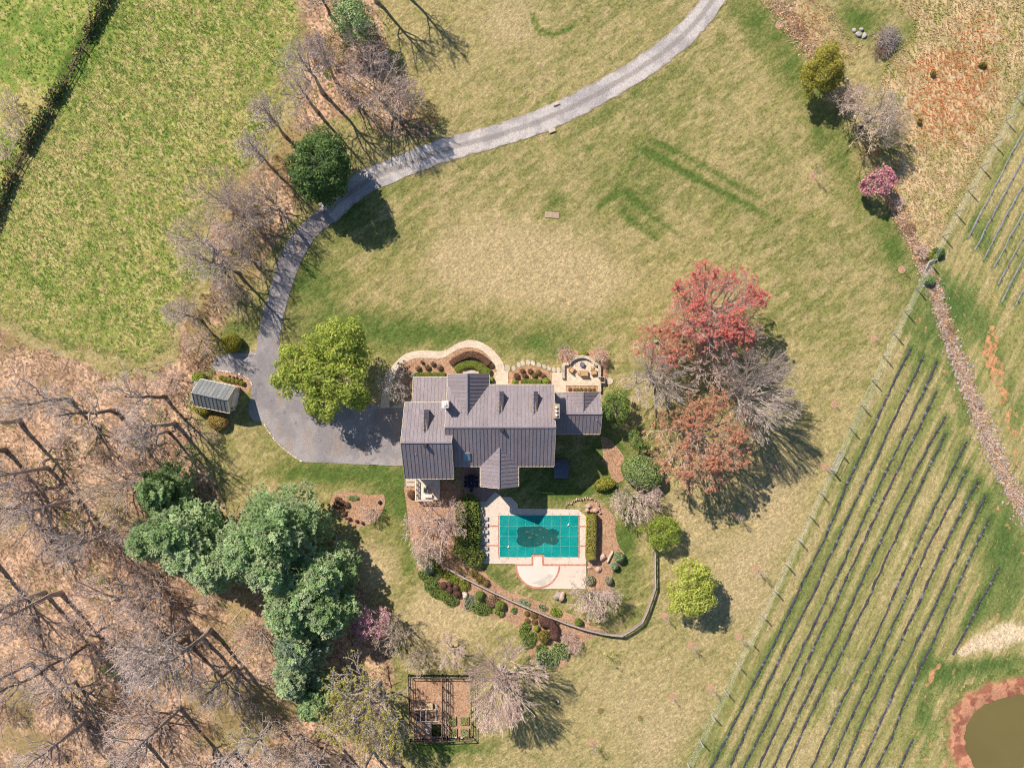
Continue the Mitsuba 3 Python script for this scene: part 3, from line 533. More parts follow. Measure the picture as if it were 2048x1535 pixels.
for (zx, zy, lb) in ((808, 590, 'lower left'), (1217, 440, 'upper right')):
    c = G(*Z2(zx, zy), .1); c[2] = cover_z(c[0], c[1]) + .02
    t = thing('cover_pump', f'small white pump on the {lb} of the teal pool cover', 'pump')
    MB().add(*(lambda m: (np.array(m.vertices) + c, m.faces))(trimesh.convex.convex_hull(np.array([[-.22, -.15, 0], [.25, -.12, 0], [.1, .3, 0], [-.05, -.05, .22], [.08, .02, .2], [.02, .15, .14]]))), 'white').build(t + '__housing')
    MB().cyl(c + [.05, .02, .15], c + [.05, .02, .3], .04, None, 'steel').build(t + '__handle')
def person_free_lounger(px, py, lb):
    c = G(px, py, .3); z0 = .09
    t = thing('sun_lounger', lb, 'sun lounger', None)
    f = MB(); f.box([c[0] + .28, c[1] - .27, z0 + .30], [1.35, .05, .06], 'white_metal'); f.box([c[0] + .28, c[1] + .27, z0 + .30], [1.35, .05, .06], 'white_metal'); f.build(t + '__frame')
    MB().box([c[0] + .28, c[1], z0 + .345], [1.32, .56, .04], 'fabric', bev=.015).build(t + '__seat')
    b = trimesh.creation.box([.72, .56, .04]); b.apply_transform(trimesh.transformations.rotation_matrix(math.radians(38), [0, 1, 0])); b.apply_translation([c[0] - .66, c[1], z0 + .58])
    MB().mesh(b, 'fabric').build(t + '__backrest')
    for sx in (-.3, .85):
        for sy in (-.25, .25):
            MB().box([c[0] + sx, c[1] + sy, z0 + .14], [.05, .05, .28], 'white_metal').build(t + '__leg')
ords = ['top', 'second', 'third', 'fourth', 'fifth', 'bottom']
for i, zy in enumerate([733, 845, 962, 1100, 1240, 1345]):
    person_free_lounger(800 + 1400 / 8.529, 950 + zy / 8.529, f'{ords[i]} white sun lounger of the six left of the pool')
# dining set on the brick patio
c = G(*Z1(757, 1268), .8)
t = thing('dining_table', 'long dark dining table in the shade of the brick patio', 'table')
MB().box([c[0], c[1], .86], [1.05, 2.1, .05], 'navy', bev=.02).build(t + '__tabletop')
for sx in (-.45, .45):
    for sy in (-.95, .95): MB().box([c[0] + sx, c[1] + sy, .48], [.07, .07, .72], 'dark_metal').build(t + '__leg')
MB().cyl([c[0] + .1, c[1] - .25, .885], [c[0] + .1, c[1] - .25, 1.0], .07, .05, 'white').build('candle_jar')
tag('candle_jar', 'small pale jar on the dark dining table', 'jar')
for sx, sy, a, lb in ((-.85, .55, 0, 'upper left'), (-.85, -.15, 0, 'middle left'), (-.85, -.75, 0, 'lower left'), (.85, .55, 180, 'upper right'), (.85, -.15, 180, 'middle right'), (.85, -.75, 180, 'lower right'), (0, -1.4, 90, 'end')):
    t = thing('dining_chair', f'dark metal dining chair at the {lb} of the patio table', 'chair')
    R = rotz(math.radians(a)); o = np.array([c[0] + sx, c[1] + sy, .12])
    def bx(p, d, col, nm): MB().add((np.asarray(trimesh.creation.box(d).vertices) + p) @ R.T + o, trimesh.creation.box(d).faces, col).build(t + '__' + nm)
    bx([0, 0, .44], [.46, .46, .05], 'dark_metal', 'seat'); bx([-.22, 0, .72], [.04, .46, .5], 'dark_metal', 'backrest')
    for q in ((-.2, -.2), (-.2, .2), (.2, -.2), (.2, .2)): bx([q[0], q[1], .21], [.04, .04, .42], 'dark_metal', 'leg')
# fire pit furniture
t = thing('fire_pit', 'dark square fire pit in the middle of the curved seat wall', 'fire pit')
c = G(*Z3(895, 670), .5); R = -.35
MB().box([c[0], c[1], .33], [.55, .55, .5], 'dark_metal', R, bev=.03).build(t + '__bowl')
MB().box([c[0], c[1], .6], [.66, .66, .04], 'fabric_dark', R, bev=.015).build(t + '__lid')
def armchair(zx, zy, rot, w, lb, cat='armchair', name='armchair'):
    c = G(*Z3(zx, zy), .45); R = rotz(math.radians(rot)); t = thing(name, lb, cat)
    def bx(p, d, col, nm, b=.04): m = bevel_box(d, b); MB().add(np.asarray(m.vertices) @ R.T + (R @ np.array(p, float)) + [c[0], c[1], .08], m.faces, col, rs.uniform(.35, .65)).build(t + '__' + nm)
    bx([0, 0, .2], [w, .82, .32], 'wood_tan', 'base'); bx([0, .06, .42], [w - .3, .6, .14], 'cushion', 'seat'); bx([0, -.34, .55], [w - .02, .2, .62], 'cushion', 'backrest')
    for s in (-1, 1): bx([s * (w / 2 - .08), .06, .48], [.16, .72, .24], 'cushion', 'arm')
armchair(600, 815, -35, .85, 'tan wicker armchair at the left of the fire pit')
armchair(1215, 890, 100, .85, 'tan wicker armchair at the right of the fire pit')
armchair(945, 920, 0, 1.35, 'wide tan wicker loveseat facing the fire pit', 'loveseat', 'loveseat')
t = thing('side_table', 'small tan wicker side table left of the loveseat', 'table')
c = G(*Z3(800, 890), .4); MB().box([c[0], c[1], .28], [.45, .5, .4], 'wood_tan', bev=.04).build(t + '__base'); MB().box([c[0], c[1], .5], [.5, .55, .04], 'cushion', .05, .6).build(t + '__tabletop')
t = thing('ottoman', 'square tan ottoman above the right armchair', 'ottoman')
c = G(*Z3(1180, 770), .4); MB().box([c[0], c[1], .26], [.5, .45, .36], 'wood_tan', .15, bev=.04).build(t + '__base'); MB().box([c[0], c[1], .49], [.46, .42, .1], 'cushion', .15, bev=.03).build(t + '__cushion')

# ---------------------------------------------------------------- the house
HS = thing('house', 'large house with dark standing seam metal roofs beside the pool', 'house')
def hpart(mb, nm, mat='matte', smooth=False, label=None): return mb.build(HS + '__' + nm, mat, smooth, label)
def roof_plane(root, quad, mat='mat_roof', pw=.56, under='mat_roof_under', panel='panel', gap=.03, rib=.08):
    """quad: eave start, eave end, ridge end, ridge start (3-D). Panels run from eave to ridge with a raised seam each; returns the roof's key."""
    e0, e1, r1, r0 = [np.asarray(p, float) for p in quad]
    nrm = np.cross(e1 - e0, r0 - e0)
    if np.linalg.norm(nrm) < 1e-6: nrm = np.cross(e1 - e0, r1 - e0)
    nrm /= np.linalg.norm(nrm)
    if nrm[2] < 0: nrm = -nrm
    base = MB().add(np.array([e0, e1, r1, r0, *(np.array([e0, e1, r1, r0]) - nrm * .12)]), [[0, 1, 2, 3], [7, 6, 5, 4], [0, 4, 5, 1], [1, 5, 6, 2], [2, 6, 7, 3], [3, 7, 4, 0]])
    key = base.build(root, under)
    n = max(1, round(np.linalg.norm(e1 - e0) / pw)); ax = (e1 - e0) / np.linalg.norm(e1 - e0)
    for k in range(n):
        f0, f1 = k / n, (k + 1) / n; tone = rs.uniform(.2, .8)
        a, b, c, d = e0 + (e1 - e0) * f0, e0 + (e1 - e0) * f1, r0 + (r1 - r0) * f1, r0 + (r1 - r0) * f0
        g = ax * gap
        q = np.array([a + g, b - g, c - g * (np.linalg.norm(c - d) > 1e-3), d + g * (np.linalg.norm(c - d) > 1e-3)])
        q += np.array([-1, -1, 1, 1])[:, None] * 0
        mb = MB().add(np.vstack([q + nrm * .005, q + nrm * .03]), [[4, 5, 6, 7], [0, 1, 5, 4], [1, 2, 6, 5], [2, 3, 7, 6], [3, 0, 4, 7]])
        w = ax * .025
        s = np.array([a - w, a + w, d + w, d - w])
        mb.add(np.vstack([s + nrm * .004, s + nrm * rib]), [[4, 5, 6, 7], [0, 1, 5, 4], [1, 2, 6, 5], [2, 3, 7, 6], [3, 0, 4, 7]])
        mb.u = [np.column_stack([np.full(len(q_), tone), q_[:, 1]]) for q_ in mb.u]; mb.build(f'{key}__{panel}', mat)
    return key
def bar(mb, p, q, w, h, col):
    """A square bar from p to q."""
    p, q = np.asarray(p, float), np.asarray(q, float); d = q - p; L = np.linalg.norm(d); d /= L
    s = np.cross(d, [0, 0, 1.0]); s = s / np.linalg.norm(s) if np.linalg.norm(s) > 1e-6 else np.array([1.0, 0, 0]); u = np.cross(s, d)
    v = np.array([o + s * a * w / 2 + u * b * h / 2 for o in (p, q) for a, b in ((-1, -1), (1, -1), (1, 1), (-1, 1))])
    mb.add(v, [[0, 1, 2, 3], [7, 6, 5, 4], [0, 4, 5, 1], [1, 5, 6, 2], [2, 6, 7, 3], [3, 7, 4, 0]], col)
def gable(owner, x0, x1, y0, y1, axis, ze, zr, wall=True, inset=.35, z0=0.0, col='siding', mat='mat_roof', pw=.56, root='roof', trim='cream', ends=(1, 1)):
    xm, ym = (x0 + x1) / 2, (y0 + y1) / 2
    if axis == 'x': sl = [([x0, y0, ze], [x1, y0, ze], [x1, ym, zr], [x0, ym, zr]), ([x1, y1, ze], [x0, y1, ze], [x0, ym, zr], [x1, ym, zr])]
    else: sl = [([x0, y1, ze], [x0, y0, ze], [xm, y0, zr], [xm, y1, zr]), ([x1, y0, ze], [x1, y1, ze], [xm, y1, zr], [xm, y0, zr])]
    fa = MB()
    for q in sl:
        roof_plane(f'{owner}__{root}', q, mat, pw)
        e0, e1, r1, r0 = [np.array(p) for p in q]
        o = np.array([q[0][0] - (q[2][0]), q[0][1] - q[2][1], 0.0]) if axis == 'y' else np.array([0, q[0][1] - ym, 0.0])
        o = np.array([np.sign(e0[0] - xm) if axis == 'y' else 0, np.sign(e0[1] - ym) if axis == 'x' else 0, 0.0]) * .07
        bar(fa, e0 + o - [0, 0, .07], e1 + o - [0, 0, .07], .11, .14, trim)
        n_ = (e1 - e0) / np.linalg.norm(e1 - e0) * .045
        bar(fa, e0 - n_ - [0, 0, .05], r0 - n_ - [0, 0, .05], .08, .18, trim); bar(fa, e1 + n_ - [0, 0, .05], r1 + n_ - [0, 0, .05], .08, .18, trim)
    fa.build(f'{owner}__fascia')
    rc = MB()
    if axis == 'x': bar(rc, [x0, ym, zr + .05], [x1, ym, zr + .05], .2, .05, 'dark_metal')
    else: bar(rc, [xm, y0, zr + .05], [xm, y1, zr + .05], .2, .05, 'dark_metal')
    rc.build(f'{owner}__ridge_cap', mat)
    if wall:
        i = inset; b = (zr - ze) / ((y1 - y0) / 2 if axis == 'x' else (x1 - x0) / 2)
        he = ze + b * i - .16; hr = zr - .16
        prof = Polygon([(-1, z0), (1, z0), (1, he), (0, hr), (-1, he)])
        if axis == 'x': hw, a0, a1 = (y1 - y0) / 2 - i, x0 + i, x1 - i
        else: hw, a0, a1 = (x1 - x0) / 2 - i, y0 + i, y1 - i
        pr = [(-hw, z0), (hw, z0), (hw, he), (0, hr), (-hw, he)]
        v = np.array([([a, ym + s, z] if axis == 'x' else [xm + s, a, z]) for a in (a0, a1) for s, z in pr])
        f = [[0, 1, 2], [0, 2, 4], [2, 3, 4], [7, 6, 5], [9, 7, 5], [9, 8, 7]] + [[k, k + 5, (k + 1) % 5 + 5] for k in range(5)] + [[k, (k + 1) % 5 + 5, (k + 1) % 5] for k in range(5)]
        MB().add(v, f, col).build(f'{owner}__wall')
gable(HS, -9.7, 6.31, -12.38, -.15, 'x', 6.8, 11.3)
gable(HS, -16.13, -8.8, -14.22, -2.8, 'x', 7.0, 11.15)
gable(HS, -9.71, -3.49, -5.2, 1.47, 'y', 6.8, 10.05)
gable(HS, -4.73, .94, -15.43, -9.0, 'y', 6.8, 9.0)
gable(HS, 6.2, 13.7, -7.75, -1.35, 'x', 3.3, 5.6)
gable(HS, 8.07, 13.62, -4.5, -1.30, 'y', 3.3, 5.45)
roof_plane(HS + '__porch_roof', ([-9.75, 1.07, 3.0], [-15.35, 1.07, 3.0], [-15.35, -2.9, 4.5], [-9.75, -2.9, 4.5]), 'mat_roof')
fa = MB(); bar(fa, [-15.4, 1.13, 2.95], [-9.75, 1.13, 2.95], .1, .16, 'cream'); bar(fa, [-15.41, 1.1, 2.95], [-15.41, -2.8, 4.42], .08, .18, 'cream'); hpart(fa, 'fascia')
for x in (-15.1, -12.5): hpart(MB().box([x, .85, 1.4], [.18, .18, 2.8], 'white'), 'porch_post')
hpart(MB().box([-12.6, -.9, .12], [5.4, 3.6, .2], 'stone_pale'), 'porch_floor')
def dormer(zxr, zyf, zyb, zxl, zxrr, slope_y, eave_z, run_s, main_eave):
    xr, yb = G(*Z1(zxr, zyb), 9.4)[:2]; yf = G(*Z1(zxr, zyf), 8.4)[1]
    xa, xb = G(*Z1(zxl, zyf), 8.6)[0], G(*Z1(zxrr, zyf), 8.6)[0]
    zr = main_eave + (slope_y - yb) * run_s
    ze = zr - .72
    d = HS + '__dormer'
    k = numbered(d)
    zf = main_eave + (slope_y - yf) * run_s
    MB().add(*(lambda m: (m.vertices, m.faces))(trimesh.convex.convex_hull(np.array([[xa + .12, yf - .1, zf - .2], [xb - .12, yf - .1, zf - .2], [xa + .12, yf - .1, ze + .02], [xb - .12, yf - .1, ze + .02], [(xa + xb) / 2, yf - .1, zr - .12], [xa + .12, yb, zr - .3], [xb - .12, yb, zr - .3], [xa + .12, yf - .9, zf], [xb - .12, yf - .9, zf]]))), 'wood_grey', .3).build(k)
    labels.pop(k, None)
    xm = (xa + xb) / 2
    for q in (([xa, yf, ze], [xa, yb - .0, ze], [xm, yb - .0, zr], [xm, yf, zr]), ([xb, yb, ze], [xb, yf, ze], [xm, yf, zr], [xm, yb, zr])):
        e0, e1, r1, r0 = [np.array(p, float) for p in q]
        n = max(3, round(abs(yf - yb) / .62))
        nn = np.cross(e1 - e0, r0 - e0); nn /= np.linalg.norm(nn); nn *= np.sign(nn[2])
        for j in range(n):
            a, b = e0 + (e1 - e0) * (j / n + .008), e0 + (e1 - e0) * ((j + 1) / n - .008); c, dd = r0 + (r1 - r0) * ((j + 1) / n - .008), r0 + (r1 - r0) * (j / n + .008)
            s = np.array([a, b, c, dd])
            MB().add(np.vstack([s - nn * .05, s + nn * .02]), [[4, 5, 6, 7], [3, 2, 1, 0], [0, 1, 5, 4], [1, 2, 6, 5], [2, 3, 7, 6], [3, 0, 4, 7]]).build(k + '__panel', 'mat_roof')
    MB().box([xm, yf - .06, (zf + ze) / 2 + .1], [.55, .06, max(.3, ze - zf - .15)], 'black').build(k + '__window', 'mat_glass')
sM, sG = 4.5 / 6.115, 4.15 / 5.71
dormer(980, 558, 748, 946, 1014, -.15, 0, sM, 6.8)
dormer(1248, 558, 750, 1213, 1281, -.15, 0, sM, 6.8)
dormer(389, 700, 893, 360, 431, -2.8, 0, sG, 7.0)
# chimneys, vents, skylight, windows
def chimney(x, y, w, d, z0, z1, col, capcol):
    k = MB().box([x, y, (z0 + z1) / 2], [w, d, z1 - z0], col).build(HS + '__chimney')
    MB().box([x, y, z1 + .06], [w + .16, d + .16, .12], capcol, bev=.03).build(k + '__cap'); return k
k = chimney(-9.62, -2.95, .85, .9, 6.0, 12.0, 'stone_pale', 'white')
MB().box([-9.62, -2.95, 12.22], [.5, .5, .22], 'white_metal', .2, bev=.05).build(k + '__flue')
k = chimney(6.35, -3.9, .85, 1.95, 2.0, 12.4, 'brick', 'stone')
for yy in (-3.35, -3.9, -4.45): MB().cyl([6.35, yy, 12.5], [6.35, yy, 12.85], .2, .17, 'white_metal', 10).build(k + '__flue')
for zx, zy, zz in ((1003, 868, 10.8), (398, 988, 10.8)):
    c = G(*Z1(zx, zy), zz + .5)
    k = MB().cyl([c[0], c[1], zz - .3], [c[0], c[1], zz + .35], .17, None, 'dark_metal').build(HS + '__vent'); MB().cyl([c[0], c[1], zz + .35], [c[0], c[1], zz + .58], .36, .26, 'dark_metal', 12, .6).build(k + '__cap')
for zx, zy, zz in ((838, 948, 9.2), (318, 1055, 9.6), (1748, 787, 4.9)):
    c = G(*Z1(zx, zy), zz + .5); MB().cyl([c[0], c[1], zz - .5], [c[0], c[1], zz + .5], .06, None, 'steel', 8).build(HS + '__vent_pipe')
def on_main(y): return 11.3 - abs(y + 6.265) * sM
a, b = G(*Z1(692, 1040), 8.6), G(*Z1(752, 1105), 8.0)
q = np.array([[a[0], b[1], on_main(b[1])], [b[0], b[1], on_main(b[1])], [b[0], a[1], on_main(a[1])], [a[0], a[1], on_main(a[1])]])
up = np.array([0, -.5, .86])
k = MB().add(np.vstack([q - up * .05, q + up * .16]), [[4, 5, 6, 7], [0, 1, 5, 4], [1, 2, 6, 5], [2, 3, 7, 6], [3, 0, 4, 7]], 'wood_grey').build(HS + '__skylight', label='blue glass skylight')
for s in (0, 1):
    e0, e1 = q[0] + (q[1] - q[0]) * (.06 + .48 * s), q[0] + (q[1] - q[0]) * (.46 + .48 * s); r1, r0 = q[3] + (q[2] - q[3]) * (.46 + .48 * s), q[3] + (q[2] - q[3]) * (.06 + .48 * s)
    p = np.array([e0, e1, r1, r0]); p = p.mean(0) + (p - p.mean(0)) * [1, .88, .88]
    MB().add(np.vstack([p + up * .10, p + up * .185]), [[4, 5, 6, 7], [0, 1, 5, 4], [1, 2, 6, 5], [2, 3, 7, 6], [3, 0, 4, 7]]).build(k + '__pane', 'mat_skylight')
def window(x, y, z, w, h, nx, ny):
    along = np.array([-ny, nx, 0.0]); n = np.array([nx, ny, 0.0]); c = np.array([x, y, z])
    def slab(o, ww, hh, t, col, mat, key):
        d = [abs(along[0]) * ww + abs(nx) * t, abs(along[1]) * ww + abs(ny) * t, hh]
        return MB().box(c + n * o, d, col).build(key, mat)
    k = slab(.02, w, h, .06, 'white', 'matte', HS + '__window')
    slab(.055, w - .2, h - .2, .03, 'black', 'mat_glass', k + '__pane')
for x in (-6.9, 2.2, 4.6): window(x, -12.03, 1.6, 1.1, 1.5, 0, -1); window(x, -12.03, 4.9, 1.1, 1.5, 0, -1)
for x in (-14.5, -12.4, -10.3): window(x, -13.87, 5.2, 1.0, 1.4, 0, -1)
for x in (-3.2, -.6): window(x, -15.08, 1.6, 1.1, 1.7, 0, -1); window(x, -15.08, 5.0, 1.1, 1.5, 0, -1)
for x in (-2.2, 1.0, 4.2): window(x, -.5, 1.7, 1.0, 1.6, 0, 1); window(x, -.5, 4.9, 1.0, 1.5, 0, 1)
for x in (8.4, 10.4, 12.2): window(x, -7.4, 1.5, 1.0, 1.5, 0, -1)
for y in (-12.0, -8.5, -5.0): window(-15.78, y, 1.4, 2.5, 2.3, -1, 0)
for y in (-10, -6): window(5.96, y - .5, 5, 1, 1.5, 1, 0)
k = MB().box([-6.6, 1.14, 1.15], [1.1, .1, 2.2], 'burgundy').build(HS + '__door'); MB().box([-6.2, 1.21, 1.1], [.06, .05, .2], 'steel').build(k + '__handle')
hpart(MB().box([-6.6, 1.75, .1], [2.6, 1.0, .2], 'stone_pale', bev=.03), 'step')
a, b = G(*Z1(680, 405), 2.6), G(*Z1(800, 430), 2.6)
hpart(MB().mesh(trimesh.convex.convex_hull(np.array([[a[0], 1.1, 2.75], [b[0], 1.1, 2.75], [a[0], 1.1, 2.9], [b[0], 1.1, 2.9], [a[0] + .3, a[1], 2.55], [b[0] - .3, a[1], 2.55], [a[0] + .3, a[1], 2.65], [b[0] - .3, a[1], 2.65]])), 'steel'), 'door_canopy')
t = thing('cellar_hatch', 'dark curved cellar hatch against the rear right wall', 'hatch')
c = G(1122, 937, .8)
prof = Polygon([(-1.5, 0), (1.5, 0), (1.5, .75), (1.0, 1.25), (0, 1.5), (-1.0, 1.35), (-1.5, .9)])
m = trimesh.creation.extrude_polygon(prof, 2.3, engine='earcut'); v = np.array(m.vertices)
MB().add(np.column_stack([c[0] - 1.15 + v[:, 2], c[1] + v[:, 0], v[:, 1]]), m.faces, 'fabric_dark', .2).build(t + '__hood')
MB().box([c[0], c[1] - 1.55, .5], [1.6, .06, .8], 'dark_metal').build(t + '__door')

# ---------------------------------------------------------------- shed
SH = thing('shed', 'small shed with grey standing seam roof and cream gable by the drive', 'shed')
O, RZ = G(445, 791), math.radians(-12)
def shift_keys(before, R, o):
    M = np.eye(4); M[:3, :3] = R; M[:3, 3] = o
    for k in list(scene):
        if k not in before: scene[k]['to_world'] = T(M.tolist())
before = set(scene)
gable(SH, -2.75, 2.75, -2.1, 2.1, 'x', 3.0, 5.2, mat='mat_shed_roof', pw=.6, col='cream', inset=.22, trim='white')
roof_plane(SH + '__lean_to_roof', ([-3.95, 1.6, 2.3], [-3.95, -1.6, 2.3], [-2.5, -1.6, 2.9], [-2.5, 1.6, 2.9]), 'mat_shed_roof', .64)
MB().box([-3.1, 0, 1.1], [1.4, 2.9, 2.2], 'cream').build(SH + '__wall')
k = MB().box([2.55, 0, 1.2], [.08, 2.2, 2.4], 'white').build(SH + '__door'); MB().box([2.61, -.2, 1.1], [.05, .06, .25], 'dark_metal').build(k + '__handle')
MB().box([2.6, -1.45, 2.0], [.2, .2, .3], 'dark_metal').build(SH + '__lamp')
shift_keys(before, rotz(RZ), O)

# ---------------------------------------------------------------- trees
GOLD = 2.39996
def env_dist(p, d, c, r):
    """How far from p along d the ellipsoid (centre c, radii r) ends."""
    o, e = (p - c) / r, d / r
    A, B, C = (e * e).sum(-1), (o * e).sum(-1), (o * o).sum(-1) - 1
    return np.maximum((-B + np.sqrt(np.maximum(B * B - A * C, 0))) / A, 0)
def branch(rng, pts, rad, M, t0, ang, frac, K, env, lift=.2, rmin=.014, wander=.06, spread=.35, lim=.026):
    N, Kp, _ = pts.shape
    t = t0 + (1 - t0) * (np.arange(M) + rng.uniform(0, 1, (N, M))) / M
    t = np.minimum(t, .995)
    u = t * (Kp - 1); i = np.minimum(u.astype(int), Kp - 2); f = (u - i)[..., None]
    n = np.arange(N)[:, None]
    p = pts[n, i] * (1 - f) + pts[n, i + 1] * f
    tg = pts[n, i + 1] - pts[n, i]; tg /= np.linalg.norm(tg, axis=-1, keepdims=True) + 1e-9
    Lp = np.linalg.norm(np.diff(pts, axis=1), axis=-1).sum(1)[:, None]
    az = np.arange(M) * GOLD + rng.uniform(0, 6.28, (N, 1)) + rng.uniform(-.5, .5, (N, M))
    a = np.cross(tg, np.where(np.abs(tg[..., 2:]) < .9, [0, 0, 1.0], [1.0, 0, 0])); a /= np.linalg.norm(a, axis=-1, keepdims=True) + 1e-9
    b = np.cross(tg, a)
    th = np.radians(ang) * rng.uniform(1 - spread, 1 + spread, (N, M))
    d = np.cos(th)[..., None] * tg + np.sin(th)[..., None] * (np.cos(az)[..., None] * a + np.sin(az)[..., None] * b)
    d[..., 2] += lift * .5
    d /= np.linalg.norm(d, axis=-1, keepdims=True)
    L = frac * Lp * (1.15 - .6 * t) * rng.uniform(.7, 1.2, (N, M))
    L = np.clip(np.minimum(L, env_dist(p, d, *env) * rng.uniform(.85, 1.06, (N, M))), .12, None)
    r = rad[n, i] * (1 - f[..., 0]) + rad[n, i + 1] * f[..., 0]
    r = np.maximum(np.minimum(r * .72, .012 + L * lim), rmin)
    s = np.linspace(0, 1, K)
    P = p[..., None, :] + d[..., None, :] * (L[..., None] * s)[..., None]
    P[..., 2] += (lift * .35 * L[..., None] * s ** 2)
    P[..., 1:, :] += np.cumsum(rng.normal(0, 1, (N, M, K - 1, 3)), axis=2) * (wander * L)[..., None, None] / math.sqrt(K)
    R = r[..., None] * (1 - .68 * s)
    return P.reshape(N * M, K, 3), np.maximum(R.reshape(N * M, K), rmin * .7)
def bare_tree(seed, h, r, rt, fork=.22, style='spread', n=(9, 5, 6, 6), twig=.019, cols=('bark', 'bark', 'twig'), crown_z=None, lean=(0, 0), stems=1, angs=(48, 42, 40, 38), wander=.07, tips=None, fr=(9, .62, .52, .5), lim=.026):
    """Returns (trunk MB, limbs MB, twigs MB, tips): a leafless tree grown inside an ellipsoid crown."""
    rng = np.random.default_rng(seed)
    tr, lm, tw = MB(), MB(), MB()
    cz = crown_z if crown_z else (h * (fork + 1) / 2 if style == 'spread' else h * .68)
    env = (np.array([lean[0] * .7, lean[1] * .7, cz]), np.array([r, r, h - cz]))
    K = 8
    P, R = [], []
    for s in range(stems):
        a = s * 6.283 / stems + rng.uniform(-.4, .4); o = 0 if stems == 1 else .25 + .1 * stems
        top = h * (.62 if style == 'spread' else .93) * (1 if stems == 1 else rng.uniform(.75, 1))
        q = np.linspace(0, 1, K)
        sp = 0 if stems == 1 else r * .5
        x = np.cos(a) * (o * .3 + sp * q ** 1.3) + lean[0] * q; y = np.sin(a) * (o * .3 + sp * q ** 1.3) + lean[1] * q
        p = np.stack([x, y, q * top], -1); p[1:] += np.cumsum(rng.normal(0, (.007 if style == 'tall' else .012) * h, (K - 1, 3)), 0) * [1, 1, .2]
        p[0, 2] = -.1
        P.append(p); R.append(rt * (1 if stems == 1 else .75) * (1.0 - .75 * q) * np.where(q < .08, 1.35, 1))
    P, R = np.array(P), np.array(R)
    v, f = tubes(P, R, 8); tr.add(v, f, cols[0])
    L1 = branch(rng, P, R, n[0], fork, angs[0], fr[0], 7, env, .55, .03, wander * (.55 if style == 'spread' else 1), lim=lim)
    v, f = tubes(*L1, 5); lm.add(v, f, cols[1], .55)
    L2 = branch(rng, *L1, n[1], .25, angs[1], fr[1], 4, env, .35, .022, wander, lim=lim)
    v, f = tubes(*L2, 3); lm.add(v, f, cols[1], .6)
    L3 = branch(rng, *L2, n[2], .2, angs[2], fr[2], 3, env, .25, twig * 1.15, wander)
    v, f = tubes(*L3, 3); lm.add(v, f, cols[2], .5)
    L4 = branch(rng, *L3, n[3], .15, angs[3], fr[3], 2, env, .2, twig, wander)
    v, f = tubes(*L4, 3); tw.add(v, f, cols[2], np.repeat(rng.uniform(.35, .8, len(L4[0])), 6))
    return tr, lm, tw, L4[0]
def cards(rng, p, nrm, size, col, lo=.2, hi=.9, tilt=.6, aspect=.55, shade=None):
    """Leaf-sized rhombs at the points p, facing nrm (or anywhere)."""
    n = len(p)
    d = rng.normal(0, 1, (n, 3)); d /= np.linalg.norm(d, axis=1, keepdims=True)
    nn = d if nrm is None else nrm + d * tilt
    nn /= np.linalg.norm(nn, axis=1, keepdims=True) + 1e-9
    a = np.cross(nn, rng.normal(0, 1, (n, 3))); a /= np.linalg.norm(a, axis=1, keepdims=True) + 1e-9
    b = np.cross(nn, a)
    s = size * rng.uniform(.65, 1.35, (n, 1))
    v = np.stack([p + a * s, p + b * s * aspect + nn * s * .15, p - a * s, p - b * s * aspect + nn * s * .15], 1).reshape(-1, 3)
    i = np.arange(n)[:, None] * 4
    f = np.vstack([i + [0, 1, 2], i + [0, 2, 3]])
    rr = np.repeat(rng.uniform(lo, hi, n) if shade is None else np.clip(shade + rng.uniform(-.15, .15, n), 0, 1), 4)
    cc = np.repeat(np.array([PI_[c] for c in np.atleast_1d(col)])[rng.integers(0, np.size(col), n)] + .5, 4)
    return v, f, rr, cc
def leaf_mb(rng, p, nrm, size, col, **k):
    v, f, rr, cc = cards(rng, p, nrm, size, col, **k)
    m = MB(); m.add(v, f, 'stone'); m.u[-1][:, 0] = rr; m.u[-1][:, 1] = cc
    return m
def sphere_pts(rng, n, up=-1.0):
    d = rng.normal(0, 1, (n * 3, 3)); d /= np.linalg.norm(d, axis=1, keepdims=True)
    return d[d[:, 2] > up][:n]
def place_xy(px, py, hz=0.0):
    """Ground position of what shows at the pixel at height hz."""
    return G(px, py, hz)[:2]
def put(key, plydict, x, y, rz=0.0, sc=(1, 1, 1), z=0.0):
    key = numbered(key)
    scene[key] = {**plydict, 'to_world': T().translate([x, y, z]).rotate([0, 0, 1], rz).scale(list(sc) if np.size(sc) == 3 else [sc] * 3)}
    return key
PROTO = {}
